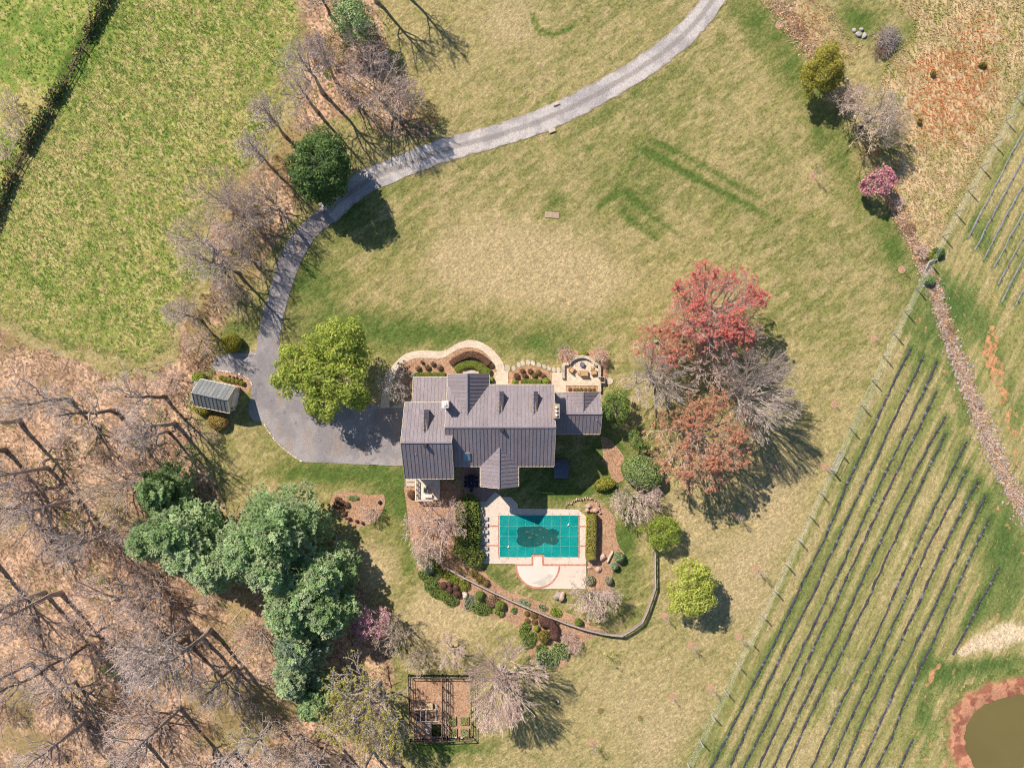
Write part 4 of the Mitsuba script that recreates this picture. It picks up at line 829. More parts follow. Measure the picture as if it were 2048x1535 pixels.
def proto(kind):
    if kind not in PROTO:
        A = dict(
            vase=dict(seed=11, h=12, r=6.6, rt=.36, fork=.16, n=(11, 6, 6, 6), cols=('bark', 'bark_pale', 'twig_grey'), angs=(42, 36, 34, 32)),
            round=dict(seed=12, h=10, r=5.6, rt=.28, fork=.2, n=(12, 6, 5, 4), cols=('bark', 'bark', 'twig'), angs=(52, 45, 42, 40)),
            round2=dict(seed=22, h=10, r=5.6, rt=.28, fork=.22, n=(12, 6, 5, 4), cols=('bark', 'bark_pale', 'twig_pink'), angs=(55, 45, 42, 40)),
            wood=dict(seed=13, h=19, r=6.4, rt=.42, fork=.42, style='tall', n=(12, 5, 5, 4), cols=('bark', 'bark', 'twig'), angs=(50, 48, 44, 40), fr=(.42, .6, .55, .5), wander=.11),
            wood2=dict(seed=14, h=18, r=6.8, rt=.38, fork=.36, style='tall', n=(12, 5, 5, 4), cols=('bark_dark', 'bark', 'twig_grey'), angs=(56, 50, 44, 40), fr=(.45, .6, .55, .5), wander=.13),
            wood3=dict(seed=15, h=20, r=5.8, rt=.40, fork=.48, style='tall', n=(12, 5, 5, 4), cols=('bark', 'bark_pale', 'twig'), angs=(42, 46, 44, 40), fr=(.42, .6, .55, .5), wander=.10),
            slim=dict(seed=16, h=14, r=2.9, rt=.2, fork=.3, style='tall', n=(14, 5, 5, 4), cols=('bark', 'bark', 'twig'), angs=(34, 40, 40, 38), fr=(.36, .55, .5, .5), wander=.08),
            multi=dict(seed=17, h=9, r=4.8, rt=.2, fork=.15, stems=4, n=(6, 4, 5, 4), cols=('bark', 'bark_pale', 'twig_tan'), angs=(40, 40, 40, 40)),
            brush=dict(seed=18, h=3.2, r=2.4, rt=.06, fork=.1, stems=6, n=(4, 4, 4, 3), twig=.014, cols=('bark', 'twig', 'twig_pink'), angs=(38, 40, 42, 40)),
            brush2=dict(seed=19, h=2.6, r=2.2, rt=.05, fork=.1, stems=6, n=(4, 4, 4, 3), twig=.014, cols=('bark_dark', 'brown', 'dormant'), angs=(45, 45, 45, 45)),
            crab=dict(seed=20, h=5.5, r=4.0, rt=.2, fork=.14, n=(11, 6, 6, 5), twig=.013, cols=('bark', 'twig', 'twig_pink'), angs=(58, 45, 42, 40)),
            sapling=dict(seed=21, h=3.2, r=.7, rt=.035, fork=.3, style='tall', n=(9, 3, 2, 2), twig=.010, cols=('bark', 'bark', 'twig'), angs=(40, 40, 40, 40), fr=(.35, .5, .5, .5)))[kind]
        tr, lm, tw, tips = bare_tree(**A)
        out = []
        for nm, mb in (('trunk', tr), ('limbs', lm), ('twigs', tw)):
            g = f'{kind}_{nm}_source'; scene[g] = {'type': 'shapegroup', nm: mb.ply()}
            out.append({'type': 'instance', 'source': {'type': 'ref', 'id': g}})
        PROTO[kind] = (*out, tips)
    return PROTO[kind]
def bare(name, kind, px, py, label, s=1.0, sz=None, rz=None, group=None, cat='tree', hz=0.0):
    """A copy of a leafless tree with its base at the pixel."""
    rng = np.random.default_rng(int(px * 7 + py * 13))
    tr, lm, tw, _ = proto(kind)
    t = thing(name, label, cat, group)
    x, y = place_xy(px, py, hz); z = s if sz is None else sz
    rz = rng.uniform(0, 360) if rz is None else rz
    for nm, d in (('trunk', tr), ('limbs', lm), ('twigs', tw)): put(f'{t}__{nm}', d, x, y, rz, (s, s, z))
    return t
def own_tree(name, label, px, py, tips_fn=None, cat='tree', **A):
    tr, lm, tw, tips = bare_tree(**A)
    x, y = place_xy(px, py)
    t = thing(name, label, cat)
    put(t + '__trunk', tr.ply(), x, y); put(t + '__limbs', lm.ply(), x, y); put(t + '__twigs', tw.ply(), x, y)
    if tips_fn:
        nm, mb = tips_fn(np.random.default_rng(A['seed'] + 500), tips)
        put(f'{t}__{nm}', mb.ply(), x, y)
    return t
def buds(name, col, size=.09, per=2, keep=1.0, where=None, along=1):
    def fn(rng, tips):
        q = tips[:, -1 if along == 1 else 1]
        q = np.concatenate([tips[:, -1], tips[:, 1]]) if along == 2 else tips[:, -1]
        if where is not None: q = q[where(q)]
        q = np.repeat(q[rng.uniform(0, 1, len(q)) < keep], per, 0)
        return name, leaf_mb(rng, q + rng.normal(0, .07, q.shape), None, size, col)
    return fn
def leafy(name, label, px, py, lobes, cols, leaf=.22, dens=9.0, rt=.3, cat='tree', base_h=None, core=None, group=None, tilt=.8, up=-.35, seed=None, fill=.25):
    """A tree in leaf: lobes are (pixel x, pixel y, height, radius, half height) of its foliage clumps; px, py its foot."""
    rng = np.random.default_rng(int(px + py * 3) if seed is None else seed)
    t = thing(name, label, cat, group)
    bx, by = place_xy(px, py)
    pts, nr = [], []
    lim = MB()
    for (lx, ly, lz, r, rz_) in lobes:
        c = G(lx, ly, lz)
        k = max(5, int(4.2 * r * r / 1.1))
        cd = sphere_pts(rng, k, up)
        cc = c + cd * np.array([r, r, rz_]) * rng.uniform(.6, .92, (len(cd), 1))
        lim.tube(np.array([[bx, by, .5 * lz - .3 * rz_], [(bx + c[0]) / 2, (by + c[1]) / 2, .65 * lz], c]), [rt * .5, rt * .35, rt * .15], 'bark', 5)
        for q, d in zip(cc, cd):
            lim.tube(np.array([c * .7 + q * .3, q]), [rt * .12, .02], 'bark', 3)
            rc = rng.uniform(.55, 1.0) * min(1.2, r * .42)
            m = int(dens * rc * rc * 12 * .22 ** 2 / leaf ** 2 * .5)
            dd = sphere_pts(rng, m, -.5)
            pts.append(q + dd * rc * rng.uniform(.5, 1.05, (len(dd), 1)) * [1, 1, .8]); nr.append(dd + [0, 0, .5])
    p, nrm = np.vstack(pts), np.vstack(nr)
    ok = p[:, 2] > .15
    lb = leaf_mb(rng, p[ok], nrm[ok], leaf, cols, tilt=tilt); leafmat = 'leaf'
    hz = max(l[2] for l in lobes)
    tr = MB(); tr.tube(np.array([[bx, by, -.1], [bx + .1, by, hz * .35], [bx, by + .1, hz * .7]]), [rt * 1.2, rt, rt * .4], 'bark', 8)
    tr.build(t + '__trunk'); lim.build(t + '__limbs'); lb.build(t + '__leaves', leafmat)
    return t
def pine(name, label, px, py, h, r, cols, seed, lean=(0, 0), n=70):
    """A pine: whorled boughs carrying plumes of needle tufts; px, py its foot."""
    rng = np.random.default_rng(seed)
    t = thing(name, label, 'tree'); x, y = place_xy(px, py)
    tr, bo = MB(), MB()
    tr.tube([[x, y, -.1], [x + lean[0] * .5, y + lean[1] * .5, h * .5], [x + lean[0], y + lean[1], h * .98]], [.32, .2, .04], 'bark_dark', 8)
    V, F, RR, CC = [], [], [], []; k0 = 0
    az = np.arange(n) * GOLD + rng.uniform(-.4, .4, n)
    tt = .18 + .82 * ((np.arange(n) + .5) / n)
    for a, q in zip(az, tt):
        L = 1.16 * r * (1.02 - q) ** .62 * rng.uniform(.72, 1.12) * 1.15 + .35
        o = np.array([x + lean[0] * q, y + lean[1] * q, h * q])
        d = np.array([math.cos(a), math.sin(a), .12 + .5 * q])
        e = o + d * L
        bo.tube(np.array([o, (o + e) / 2 - [0, 0, .06 * L], e]), [.06, .04, .015], 'bark_dark', 3)
        m = int(9 + 15 * L)
        s = rng.uniform(.25, 1.05, m); w = (.14 + .26 * L * s * (1.25 - s)) * 1.25
        side = np.array([-math.sin(a), math.cos(a), 0])
        c = o + d * (L * s)[:, None] + side * (rng.normal(0, 1, m) * w)[:, None] + np.array([0, 0, 1]) * (rng.uniform(-.35, .35, m) * w - .06 * L * s)[:, None]
        sh = rng.uniform(.25, .8); cl = PI_[cols[rng.integers(0, len(cols))]] + .5
        # each tuft: seven needles bundled as narrow triangles fanning out and up
        nd = 7
        dirs = rng.normal(0, 1, (m, nd, 3)) * [1, 1, .5] + d * .9 + [0, 0, .25]; dirs /= np.linalg.norm(dirs, axis=-1, keepdims=True)
        wd = np.cross(dirs, rng.normal(0, .45, (m, nd, 3)) + [-.25, .3, 1.0] + .3 * d); wd /= np.linalg.norm(wd, axis=-1, keepdims=True)
        ln = rng.uniform(.25, .45, (m, nd, 1))
        tri = np.stack([c[:, None] - wd * .11, c[:, None] + wd * .11, c[:, None] + dirs * ln], 2).reshape(-1, 3)
        V.append(tri); RR.append(np.repeat(np.clip(sh + rng.uniform(-.2, .2, m * nd), 0, 1), 3)); CC.append(np.full(len(tri), cl))
    V = np.vstack(V)
    mb = MB().add(V, np.arange(len(V)).reshape(-1, 3)); mb.u[-1] = np.stack([np.concatenate(RR), np.concatenate(CC)], -1)
    tr.build(t + '__trunk'); bo.build(t + '__boughs'); mb.build(t + '__needles', 'leaf')
    return t
def shrub(name, label, px, py, rx, ry, h, cols, core='core', leaf=.10, dens=1.6, rz=0.0, group=None, cat='shrub', clip=.10, box_=0.0, tilt=.7, lo=.2, hi=.9):
    """A dense shrub: leaves over an uneven rounded mound (box_ near 1 for a clipped hedge); rx, ry, h in metres."""
    rng = np.random.default_rng(int(px * 3 + py * 7))
    t = thing(name, label, cat, group); x, y = place_xy(px, py, h * .6)
    area = 3.0 * (rx + ry) / 2 * ((rx + ry) / 2 + h)
    n = int(min(9000, dens * area / leaf ** 2))
    d = sphere_pts(rng, n, -.25)
    e = 1 - .72 * box_
    g = np.sign(d) * np.abs(d) ** e
    if box_: g /= np.maximum(np.abs(g).max(1, keepdims=True), 1e-6) ** box_
    bump = 1 + (meshkit.fbm(d * 2.2 + px, 3, int(py)) - .5) * 2 * clip
    p = g * np.array([rx, ry, h * .55]) * (bump * rng.uniform(.94, 1.04, len(d)))[:, None]
    nr = d * [1 / rx, 1 / ry, 1.6 / h]; nr /= np.linalg.norm(nr, axis=1, keepdims=True)
    p[:, 2] += h * .45
    ok = p[:, 2] > .02
    p = p @ rotz(rz).T + [x, y, 0]; nr = nr @ rotz(rz).T
    leaf_mb(rng, p[ok], nr[ok], leaf, cols, tilt=tilt, lo=lo, hi=hi).build(t + '__leaves', 'leaf')
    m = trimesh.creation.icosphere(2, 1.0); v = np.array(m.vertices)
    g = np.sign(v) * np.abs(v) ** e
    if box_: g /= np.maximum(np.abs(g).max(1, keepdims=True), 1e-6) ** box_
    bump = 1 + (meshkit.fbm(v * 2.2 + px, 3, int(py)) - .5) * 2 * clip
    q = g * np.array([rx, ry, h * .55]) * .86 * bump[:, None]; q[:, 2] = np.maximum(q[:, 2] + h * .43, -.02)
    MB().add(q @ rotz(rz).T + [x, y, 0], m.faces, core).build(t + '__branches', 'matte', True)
    return t

# ---- trees round the house
red = lambda q: (np.hypot(q[:, 0], q[:, 1]) > 2.2) | (q[:, 2] > 8)
own_tree('red_maple', 'large red budding maple, the reddest and widest tree right of the house', 1403, 640, buds('buds', ['bud_red', 'bud_red', 'bud_rust'], .075, 6, .9, red, 2), seed=101, h=12.5, r=8.0, rt=.42, fork=.18, n=(20, 8, 6, 5), cols=('bark', 'bark_pale', 'twig_grey'), lean=(.2, .9), angs=(54, 32, 34, 32), wander=.04, fr=(9, .58, .5, .55))
own_tree('red_maple', 'smaller rust red budding maple left of the widest red one', 1311, 684, buds('buds', ['bud_rust', 'bud_red'], .07, 4, .9, None, 2), seed=102, h=8, r=5.6, rt=.22, fork=.2, n=(13, 6, 6, 5), cols=('bark', 'bark', 'twig_tan'))
own_tree('budding_tree', 'thin orange tan budding tree between the two red maples', 1352, 662, buds('buds', ['bud_orange', 'bud_rust', 'twig_tan'], .07, 4, .8, None, 2), seed=103, h=8.5, r=5.2, rt=.2, fork=.2, n=(12, 6, 6, 5), cols=('bark', 'bark', 'twig_tan'))
own_tree('budding_tree', 'broad orange budding tree right of the clipped holly', 1378, 868, buds('buds', ['bud_orange', 'bud_orange', 'bud_rust'], .075, 6, .9, None, 2), seed=104, h=11.5, r=8.6, rt=.36, fork=.14, n=(20, 8, 6, 5), cols=('bark', 'bark', 'twig_tan'), angs=(56, 34, 34, 32), wander=.04, fr=(9, .58, .5, .55))
own_tree('bare_tree', 'pale grey leafless tree overlapping the lower edge of the red maple', 1437, 690, seed=105, h=10, r=6.0, rt=.26, fork=.2, n=(13, 6, 6, 5), cols=('bark', 'bark_pale', 'twig_mid'), lean=(.4, .6))
own_tree('bare_tree', 'fine grey leafless vase shaped tree, rightmost of the group by the red maple', 1466, 788, seed=106, h=13.5, r=8.0, rt=.42, fork=.12, n=(30, 9, 5, 4), cols=('bark', 'twig_mid', 'twig_mid'), angs=(50, 24, 22, 20), lean=(.9, .2), wander=.03, fr=(9, .55, .5, .6), lim=.014)
own_tree('bare_tree', 'grey leafless tree between the fire pit and the orange tree', 1302, 757, seed=107, h=10, r=6.4, rt=.3, fork=.2, n=(14, 7, 6, 5), cols=('bark', 'bark_pale', 'twig_mid'), lean=(-.3, .2))
own_tree('bare_tree', 'small pinkish grey leafless tree between the red maple and the grey vase tree', 1400, 745, seed=108, h=8, r=5.0, rt=.2, fork=.2, n=(11, 6, 6, 5), cols=('bark', 'bark', 'twig_pink'))
own_tree('bare_tree', 'grey leafless ornamental tree over the left end of the front walk', 795, 768, seed=109, h=5.5, r=3.1, rt=.16, fork=.16, n=(10, 6, 5, 5), twig=.013, cols=('bark', 'bark_pale', 'twig_grey'), angs=(48, 42, 40, 38), wander=.1)
own_tree('bare_tree', 'wide rosy brown leafless tree over the white deck rail behind the garage', 878, 1036, buds('buds', ['bud_rust', 'bud_orange'], .05, 1, .35), seed=110, h=6.5, r=5.4, rt=.26, fork=.12, stems=2, n=(11, 6, 6, 6), twig=.014, cols=('bark', 'twig', 'twig_pink'), angs=(58, 45, 42, 40), lean=(-.3, -.5))
own_tree('bare_tree', 'low tan leafless tree below the rosy tree by the garage', 858, 1094, seed=111, h=4.2, r=3.0, rt=.14, fork=.12, stems=3, n=(8, 5, 5, 5), twig=.013, cols=('bark', 'twig', 'twig_tan'), angs=(52, 45, 42, 40))
own_tree('bare_tree', 'pink brown leafless tree below the white terrace of the pool', 1186, 1180, seed=112, h=5.5, r=4.3, rt=.2, fork=.12, stems=2, n=(12, 6, 6, 5), twig=.014, cols=('bark', 'twig', 'twig_pink'), angs=(55, 42, 40, 38))
own_tree('bare_tree', 'pinkish leafless tree below the clipped holly right of the pool', 1266, 990, seed=113, h=5.5, r=4.3, rt=.2, fork=.12, stems=2, n=(12, 6, 6, 5), twig=.014, cols=('bark', 'twig', 'twig_pink'), angs=(55, 42, 40, 38))
own_tree('bare_tree', 'largest pinkish leafless tree by the vegetable garden', 1000, 1330, seed=114, h=10.5, r=7.8, rt=.36, fork=.12, n=(28, 9, 6, 4), cols=('bark', 'twig', 'twig_pink'), angs=(56, 28, 26, 24), lean=(0, -.6), wander=.04, fr=(9, .55, .5, .6), lim=.014)
own_tree('budding_tree', 'large yellow green budding tree above the vegetable garden', 758, 1362, buds('buds', ['bud_yellow', 'olive', 'gold_green'], .075, 7, .55, None, 2), seed=115, h=12, r=8.4, rt=.42, fork=.18, n=(14, 7, 6, 6), cols=('bark', 'bark_pale', 'twig_grey'), angs=(56, 44, 40, 38), lean=(-.6, -.9))
bare('bare_tree', 'crab', 905, 1290, 'small grey pink leafless tree left of the largest pink one', .85, .95)
bare('bare_tree', 'multi', 796, 1247, 'grey leafless tree right of the magenta redbud', .78, .75)
bare('bare_shrub', 'brush', 742, 1020, 'round tan twiggy shrub in the island bed', .78, .8, cat='shrub')
bare('bare_tree', 'crab', 535, 1015, 'pale leafless tree above the big pines on the lawn', .98, .9)
own_tree('redbud', 'bright pink flowering redbud in the upper right', 1738, 372, buds('blossom', ['blossom', 'blossom', 'twig_pink'], .11, 2, .9, None, 2), seed=116, h=4.6, r=2.7, rt=.14, fork=.15, stems=2, n=(9, 5, 5, 4), twig=.012)
own_tree('redbud', 'magenta flowering redbud beside the lower pines', 752, 1228, buds('blossom', ['magenta', 'magenta', 'twig_pink'], .10, 2, .75, None, 2), seed=117, h=6, r=3.0, rt=.15, fork=.2, stems=2, n=(9, 5, 5, 4), twig=.012, lean=(0, 0))
leafy('leafy_tree', 'big lime green leafy tree over the parking court', 656, 742, [(690, 682, 8.0, 3.7, 3.0), (648, 690, 7.2, 3.0, 2.6), (596, 735, 6.6, 3.6, 2.8), (576, 765, 5.6, 2.6, 2.2), (640, 755, 7.2, 3.2, 2.6), (690, 760, 7.4, 3.9, 2.8), (650, 800, 6.2, 3.0, 2.3), (715, 790, 5.8, 2.3, 2.0), (702, 715, 7.0, 3.0, 2.4)], ['spring', 'lime', 'lime', 'spring', 'lime_yellow'], .20, 10.0, .34)
leafy('leafy_tree', 'round lime yellow leafy tree near the vineyard fence', 1362, 1160, [(1380, 1150, 5.4, 2.7, 2.6), (1392, 1185, 5.2, 2.9, 2.5), (1376, 1205, 4.4, 2.5, 2.1), (1404, 1160, 4.8, 2.3, 2.0), (1360, 1175, 4.4, 2.0, 1.8)], ['lime_yellow', 'lime', 'lime_yellow', 'lime'], .17, 10.0, .2)
leafy('leafy_tree', 'olive yellow leafy tree in the swale of the upper right', 1630, 170, [(1650, 130, 5.0, 2.7, 2.4), (1632, 150, 4.6, 2.5, 2.2), (1660, 112, 4.2, 2.2, 1.8), (1625, 170, 3.6, 2.0, 1.7), (1655, 155, 4.0, 2.0, 1.8)], ['olive', 'gold_green', 'bud_yellow', 'olive'], .15, 13.0, .16)
leafy('leafy_tree', 'very small lime yellow tree in the lawn below the fence end', 1212, 1308, [(1216, 1312, 2.2, 1.05, 1.5)], ['lime_yellow', 'lime'], .12, 6.0, .07)
leafy('evergreen_tree', 'dark glossy evergreen tree beside the bend of the drive', 652, 338, [(640, 330, 8.5, 4.2, 3.2), (612, 322, 6.0, 3.0, 2.6), (648, 300, 6.0, 3.1, 2.6), (668, 345, 6.0, 3.2, 2.8), (628, 362, 5.4, 3.1, 2.6), (650, 372, 4.4, 2.9, 2.6), (660, 318, 5.6, 2.9, 2.6)], ['holly', 'holly', 'holly_mid'], .20, 13.0, .3, up=-.6)
leafy('evergreen_tree', 'glossy evergreen tree at the corner of the right wing', 1228, 818, [(1232, 812, 4.0, 2.3, 2.2), (1228, 830, 3.0, 2.0, 1.7), (1240, 800, 3.0, 1.8, 1.6), (1218, 808, 2.8, 1.6, 1.5)], ['holly_mid', 'holly', 'spring'], .13, 11.0, .14, up=-.6)
leafy('evergreen_tree', 'small glossy evergreen below the one at the right wing corner', 1277, 878, [(1278, 877, 2.6, 1.8, 1.6), (1266, 882, 2.0, 1.3, 1.3), (1290, 872, 2.0, 1.4, 1.3)], ['holly_mid', 'holly', 'spring'], .12, 11.0, .1, up=-.6)
shrub('clipped_holly', 'large clipped oval holly above the pinkish tree right of the pool', 1286, 944, 3.3, 2.5, 3.6, ['holly_mid', 'holly_mid', 'pine_pale', 'spring'], leaf=.11, dens=1.7, rz=-.35, clip=.07)
leafy('leafy_tree', 'bright green leafy shrub tree where the pool fence ends', 1318, 1058, [(1325, 1062, 3.0, 2.4, 1.8), (1345, 1068, 2.6, 1.7, 1.5), (1305, 1050, 2.5, 1.9, 1.6), (1318, 1085, 2.2, 1.8, 1.4), (1340, 1048, 2.2, 1.5, 1.4)], ['spring', 'spring', 'lime'], .13, 9.0, .12)
shrub('yellow_shrub', 'bright yellow green shrub at the edge of the house shadow', 1209, 968, 1.7, .95, 1.5, ['olive', 'lime', 'gold_green'], leaf=.09, rz=.2, clip=.2)
# ---- the big pines
for i, (px, py, h, r, cs, lb) in enumerate([
    (400, 1044, 13, 4.6, ('pine', 'pine', 'pine_dark', 'pine_pale'), 'broad green pine, leftmost of the big pines'), (335, 1066, 10, 3.2, ('pine', 'pine_pale', 'pine_dark'), 'lower green pine at the left foot of the leftmost big pine'), (468, 1112, 12, 3.9, ('pine_pale', 'pine', 'pine_pale'), 'grey green pine between the two broadest pines'),
    (590, 1032, 14, 5.6, ('pine', 'pine_pale', 'pine', 'pine_dark'), 'tallest broad green pine in the middle of the row'), (575, 1108, 13, 4.6, ('pine_pale', 'pine_pale', 'pine'), 'pale green pine just below the tallest pine'), (672, 1122, 11, 3.6, ('pine', 'pine_dark', 'pine_pale'), 'green pine at the right edge of the row'), (675, 1192, 11, 4.2, ('pine_pale', 'pine', 'pine_dark'), 'green pine left of the magenta redbud'), (610, 1190, 12, 4.2, ('pine_pale', 'pine', 'pine'), 'pale green pine in the lower middle of the row'),
    (622, 1262, 11, 3.6, ('pine_pale', 'bluegreen', 'pine'), 'blue green pine below the pale one'), (612, 1322, 10, 3.4, ('pine_pale', 'pine_pale', 'bluegreen'), 'palest blue green pine near the lower end of the row'), (650, 1372, 8.5, 3.0, ('pine', 'pine_dark', 'pine'), 'small dark green pine at the lower end of the row'), (388, 1105, 8, 2.4, ('bluegreen', 'pine_pale'), 'small blue green pine below the leftmost big pine'),
    (430, 1085, 12, 4.2, ('pine', 'pine_pale', 'pine_pale'), 'green pine filling the gap right of the leftmost big pine'), (530, 1075, 13, 4.6, ('pine', 'pine_pale'), 'green pine tucked left of the tallest pine'), (640, 1160, 11, 3.8, ('pine_pale', 'pine'), 'green pine in the right middle of the row'), (352, 972, 9, 3.4, ('pine_dark', 'holly', 'pine'), 'dark green cedar above the leftmost big pine')]):
    pine('pine_tree', lb, px, py, h, r, cs, 300 + i, n=int(34 + 9 * r))
leafy('evergreen_tree', 'very dark small evergreen left of the lawn in branch shadows', 392, 915, [(372, 910, 4.0, 1.7, 1.6), (392, 932, 3.0, 1.4, 1.3)], ['holly', 'pine_dark'], .14, 9.0, .12, up=-.6)
leafy('leafy_shrub', 'lime green leafy shrub in the woodland left of the dark evergreen', 287, 880, [(280, 882, 2.4, 1.7, 1.3), (268, 890, 1.8, 1.1, 1.0)], ['lime', 'spring', 'lime_yellow'], .12, 4.5, .06, 'shrub')
leafy('leafy_shrub', 'green leafy shrub among twigs left of the shed', 320, 828, [(312, 825, 2.2, 1.5, 1.3), (326, 842, 1.8, 1.2, 1.0), (302, 812, 1.8, .9, .9)], ['spring', 'holly_mid'], .12, 4.5, .06, 'shrub')
leafy('leafy_shrub', 'olive green bush low in the woodland left of the big pines', 200, 1148, [(192, 1152, 2.4, 1.7, 1.4), (212, 1165, 1.6, 1.2, 1.0)], ['holly_mid', 'olive', 'holly'], .12, 5.0, .06, 'shrub')
leafy('leafy_shrub', 'olive brown bush in the woodland at the left', 152, 1045, [(146, 1042, 2.4, 2.2, 1.4)], ['olive', 'dormant', 'holly_mid'], .12, 4.0, .06, 'shrub')
leafy('leafy_shrub', 'grey green bush under the leaning trunks in the lower left', 232, 1330, [(226, 1334, 2.0, 1.9, 1.2)], ['bluegreen', 'pine', 'olive'], .12, 4.0, .06, 'shrub')
leafy('leafy_shrub', 'small bright green bush on the litter left of the blue green pine', 430, 1366, [(430, 1367, 1.0, .9, .7)], ['spring', 'pine'], .10, 4.0, .04, 'shrub')
leafy('evergreen_tree', 'grey green evergreen at the top edge above the brown thicket', 712, 52, [(705, 40, 6, 3.0, 2.4), (692, 20, 5, 2.4, 2.0), (722, 58, 5, 2.4, 2.0)], ['pine_pale', 'pine', 'holly_mid'], .17, 8.0, .2)
leafy('evergreen_tree', 'dark green evergreen just below the grey green one at the top edge', 735, 72, [(728, 66, 4.2, 2.2, 1.8), (700, 72, 3.6, 2.0, 1.6)], ['holly', 'pine_dark', 'holly_mid'], .15, 8.0, .16)
leafy('leafy_shrub', 'brown green thicket shrub under the top edge evergreens', 680, 92, [(676, 88, 2.6, 2.4, 1.6), (664, 105, 2.0, 1.6, 1.2)], ['olive', 'dormant', 'holly_mid', 'dormant'], .12, 4.0, .06, 'shrub')
leafy('leafy_shrub', 'dark green shrub at the foot of the thin tall trees near the top', 665, 150, [(660, 148, 1.8, 1.3, 1.1)], ['holly_mid', 'spring'], .12, 5.0, .06, 'shrub')
leafy('leafy_shrub', 'dark green brambles at the foot of the leafless trees above the drive', 828, 238, [(824, 236, 1.4, 1.6, .9), (770, 246, 1.4, 1.3, .9)], ['holly_mid', 'olive', 'holly'], .11, 4.5, .05, 'shrub')
# ---- leafless trees by the drive and at the top
for nm, kind, px, py, s, sz, lb in [
    ('wood', 'wood3', 645, 186, .80, .72, 'tall thin leafless tree, middle of the three above the dark evergreen'), ('x', 'wood', 634, 222, .66, .62, 'tall leafless tree nearest above the dark evergreen'), ('x', 'slim', 672, 164, 1.15, 1.0, 'slender leafless tree right of the other tall ones near the top'),
    ('x', 'round2', 768, 205, 1.05, 1.15, 'broad pinkish leafless tree left of the upper drive'), ('x', 'multi', 800, 236, 1.0, .95, 'low twiggy leafless tree closest to the upper drive'), ('x', 'round', 742, 120, .75, .8, 'grey leafless tree above the broad pinkish one'), ('x', 'slim', 570, 272, 1.2, .95, 'thin leafless tree leaning over the meadow left of the dark evergreen'), ('x', 'slim', 546, 338, 1.15, .92, 'thin dark leafless tree with bare stems below the meadow tree'),
    ('x', 'wood2', 660, 30, .62, .62, 'leafless tree at the top edge left of the grey green evergreen'), ('x', 'wood', 752, 4, .7, .66, 'leafless tree at the top edge casting two long shadows'), ('x', 'slim', 815, -8, 1.2, .9, 'leafless tree at the top edge, rightmost above the lawn'),
    ('x', 'multi', 558, 418, 1.05, .95, 'pale tan leafless tree beside the evergreen at the bend'), ('x', 'round', 512, 448, .95, 1.0, 'pale leafless tree in the middle of the clump left of the drive'), ('x', 'multi', 462, 415, 1.1, 1.0, 'palest twiggy leafless tree at the meadow edge of the clump'), ('x', 'wood2', 478, 546, .72, .7, 'dark limbed leafless tree casting branch shadows across the drive'), ('x', 'wood', 438, 530, .62, .60, 'grey leafless tree left of the dark limbed one by the drive'),
    ('x', 'round2', 418, 488, .8, .8, 'small pinkish leafless tree at the edge of the meadow'), ('x', 'slim', 402, 638, 1.0, .8, 'thin dark stemmed leafless tree above the pale brush near the shed'), ('x', 'multi', 475, 600, .7, .65, 'low leafless tree at the left edge of the drive'), ('x', 'round', 505, 520, .72, .8, 'leafless tree at the roadside right of the dark limbed one')]:
    bare('bare_tree', kind, px, py, lb, s, sz)
for px, py, kind, s, lb in [(405, 680, 'brush', 1.1, 'pale pink brush left of the round lime shrub'), (398, 722, 'brush2', .9, 'reddish brown brush above the shed'), (455, 575, 'brush', .9, 'pink grey brush by the drive above the lime shrub'), (430, 600, 'brush2', .9, 'brown brush left of the drive above the pale pink brush'), (612, 245, 'brush', 1.0, 'pinkish brush at the foot of the tall trees above the evergreen'), (575, 335, 'brush2', 1.0, 'dark reddish brush left of the dark evergreen'), (590, 385, 'brush2', .9, 'brown brush below the dark evergreen'), (470, 470, 'brush', 1.2, 'grey brush in the middle of the clump left of the drive'),
                            (380, 610, 'brush', .9, 'pale brush at the meadow corner above the shed'), (820, 205, 'brush', 1.2, 'pink brush right of the broad pinkish tree near the upper drive'), (860, 236, 'brush2', .9, 'dark brush at the right end of the trees by the upper drive'), (640, 110, 'brush2', 1.1, 'tan brush under the thin trees near the top'), (700, 175, 'brush', .9, 'pale brush between the tall trees and the broad pinkish tree'), (490, 400, 'brush', 1.3, 'tan brush at the top of the clump left of the drive'), (345, 760, 'brush', 1.1, 'grey pink brush left of the shed'), (425, 870, 'brush', .6, 'small brush below the shed')]:
    bare('bare_shrub', kind, px, py, lb, s, s * .95, cat='shrub')
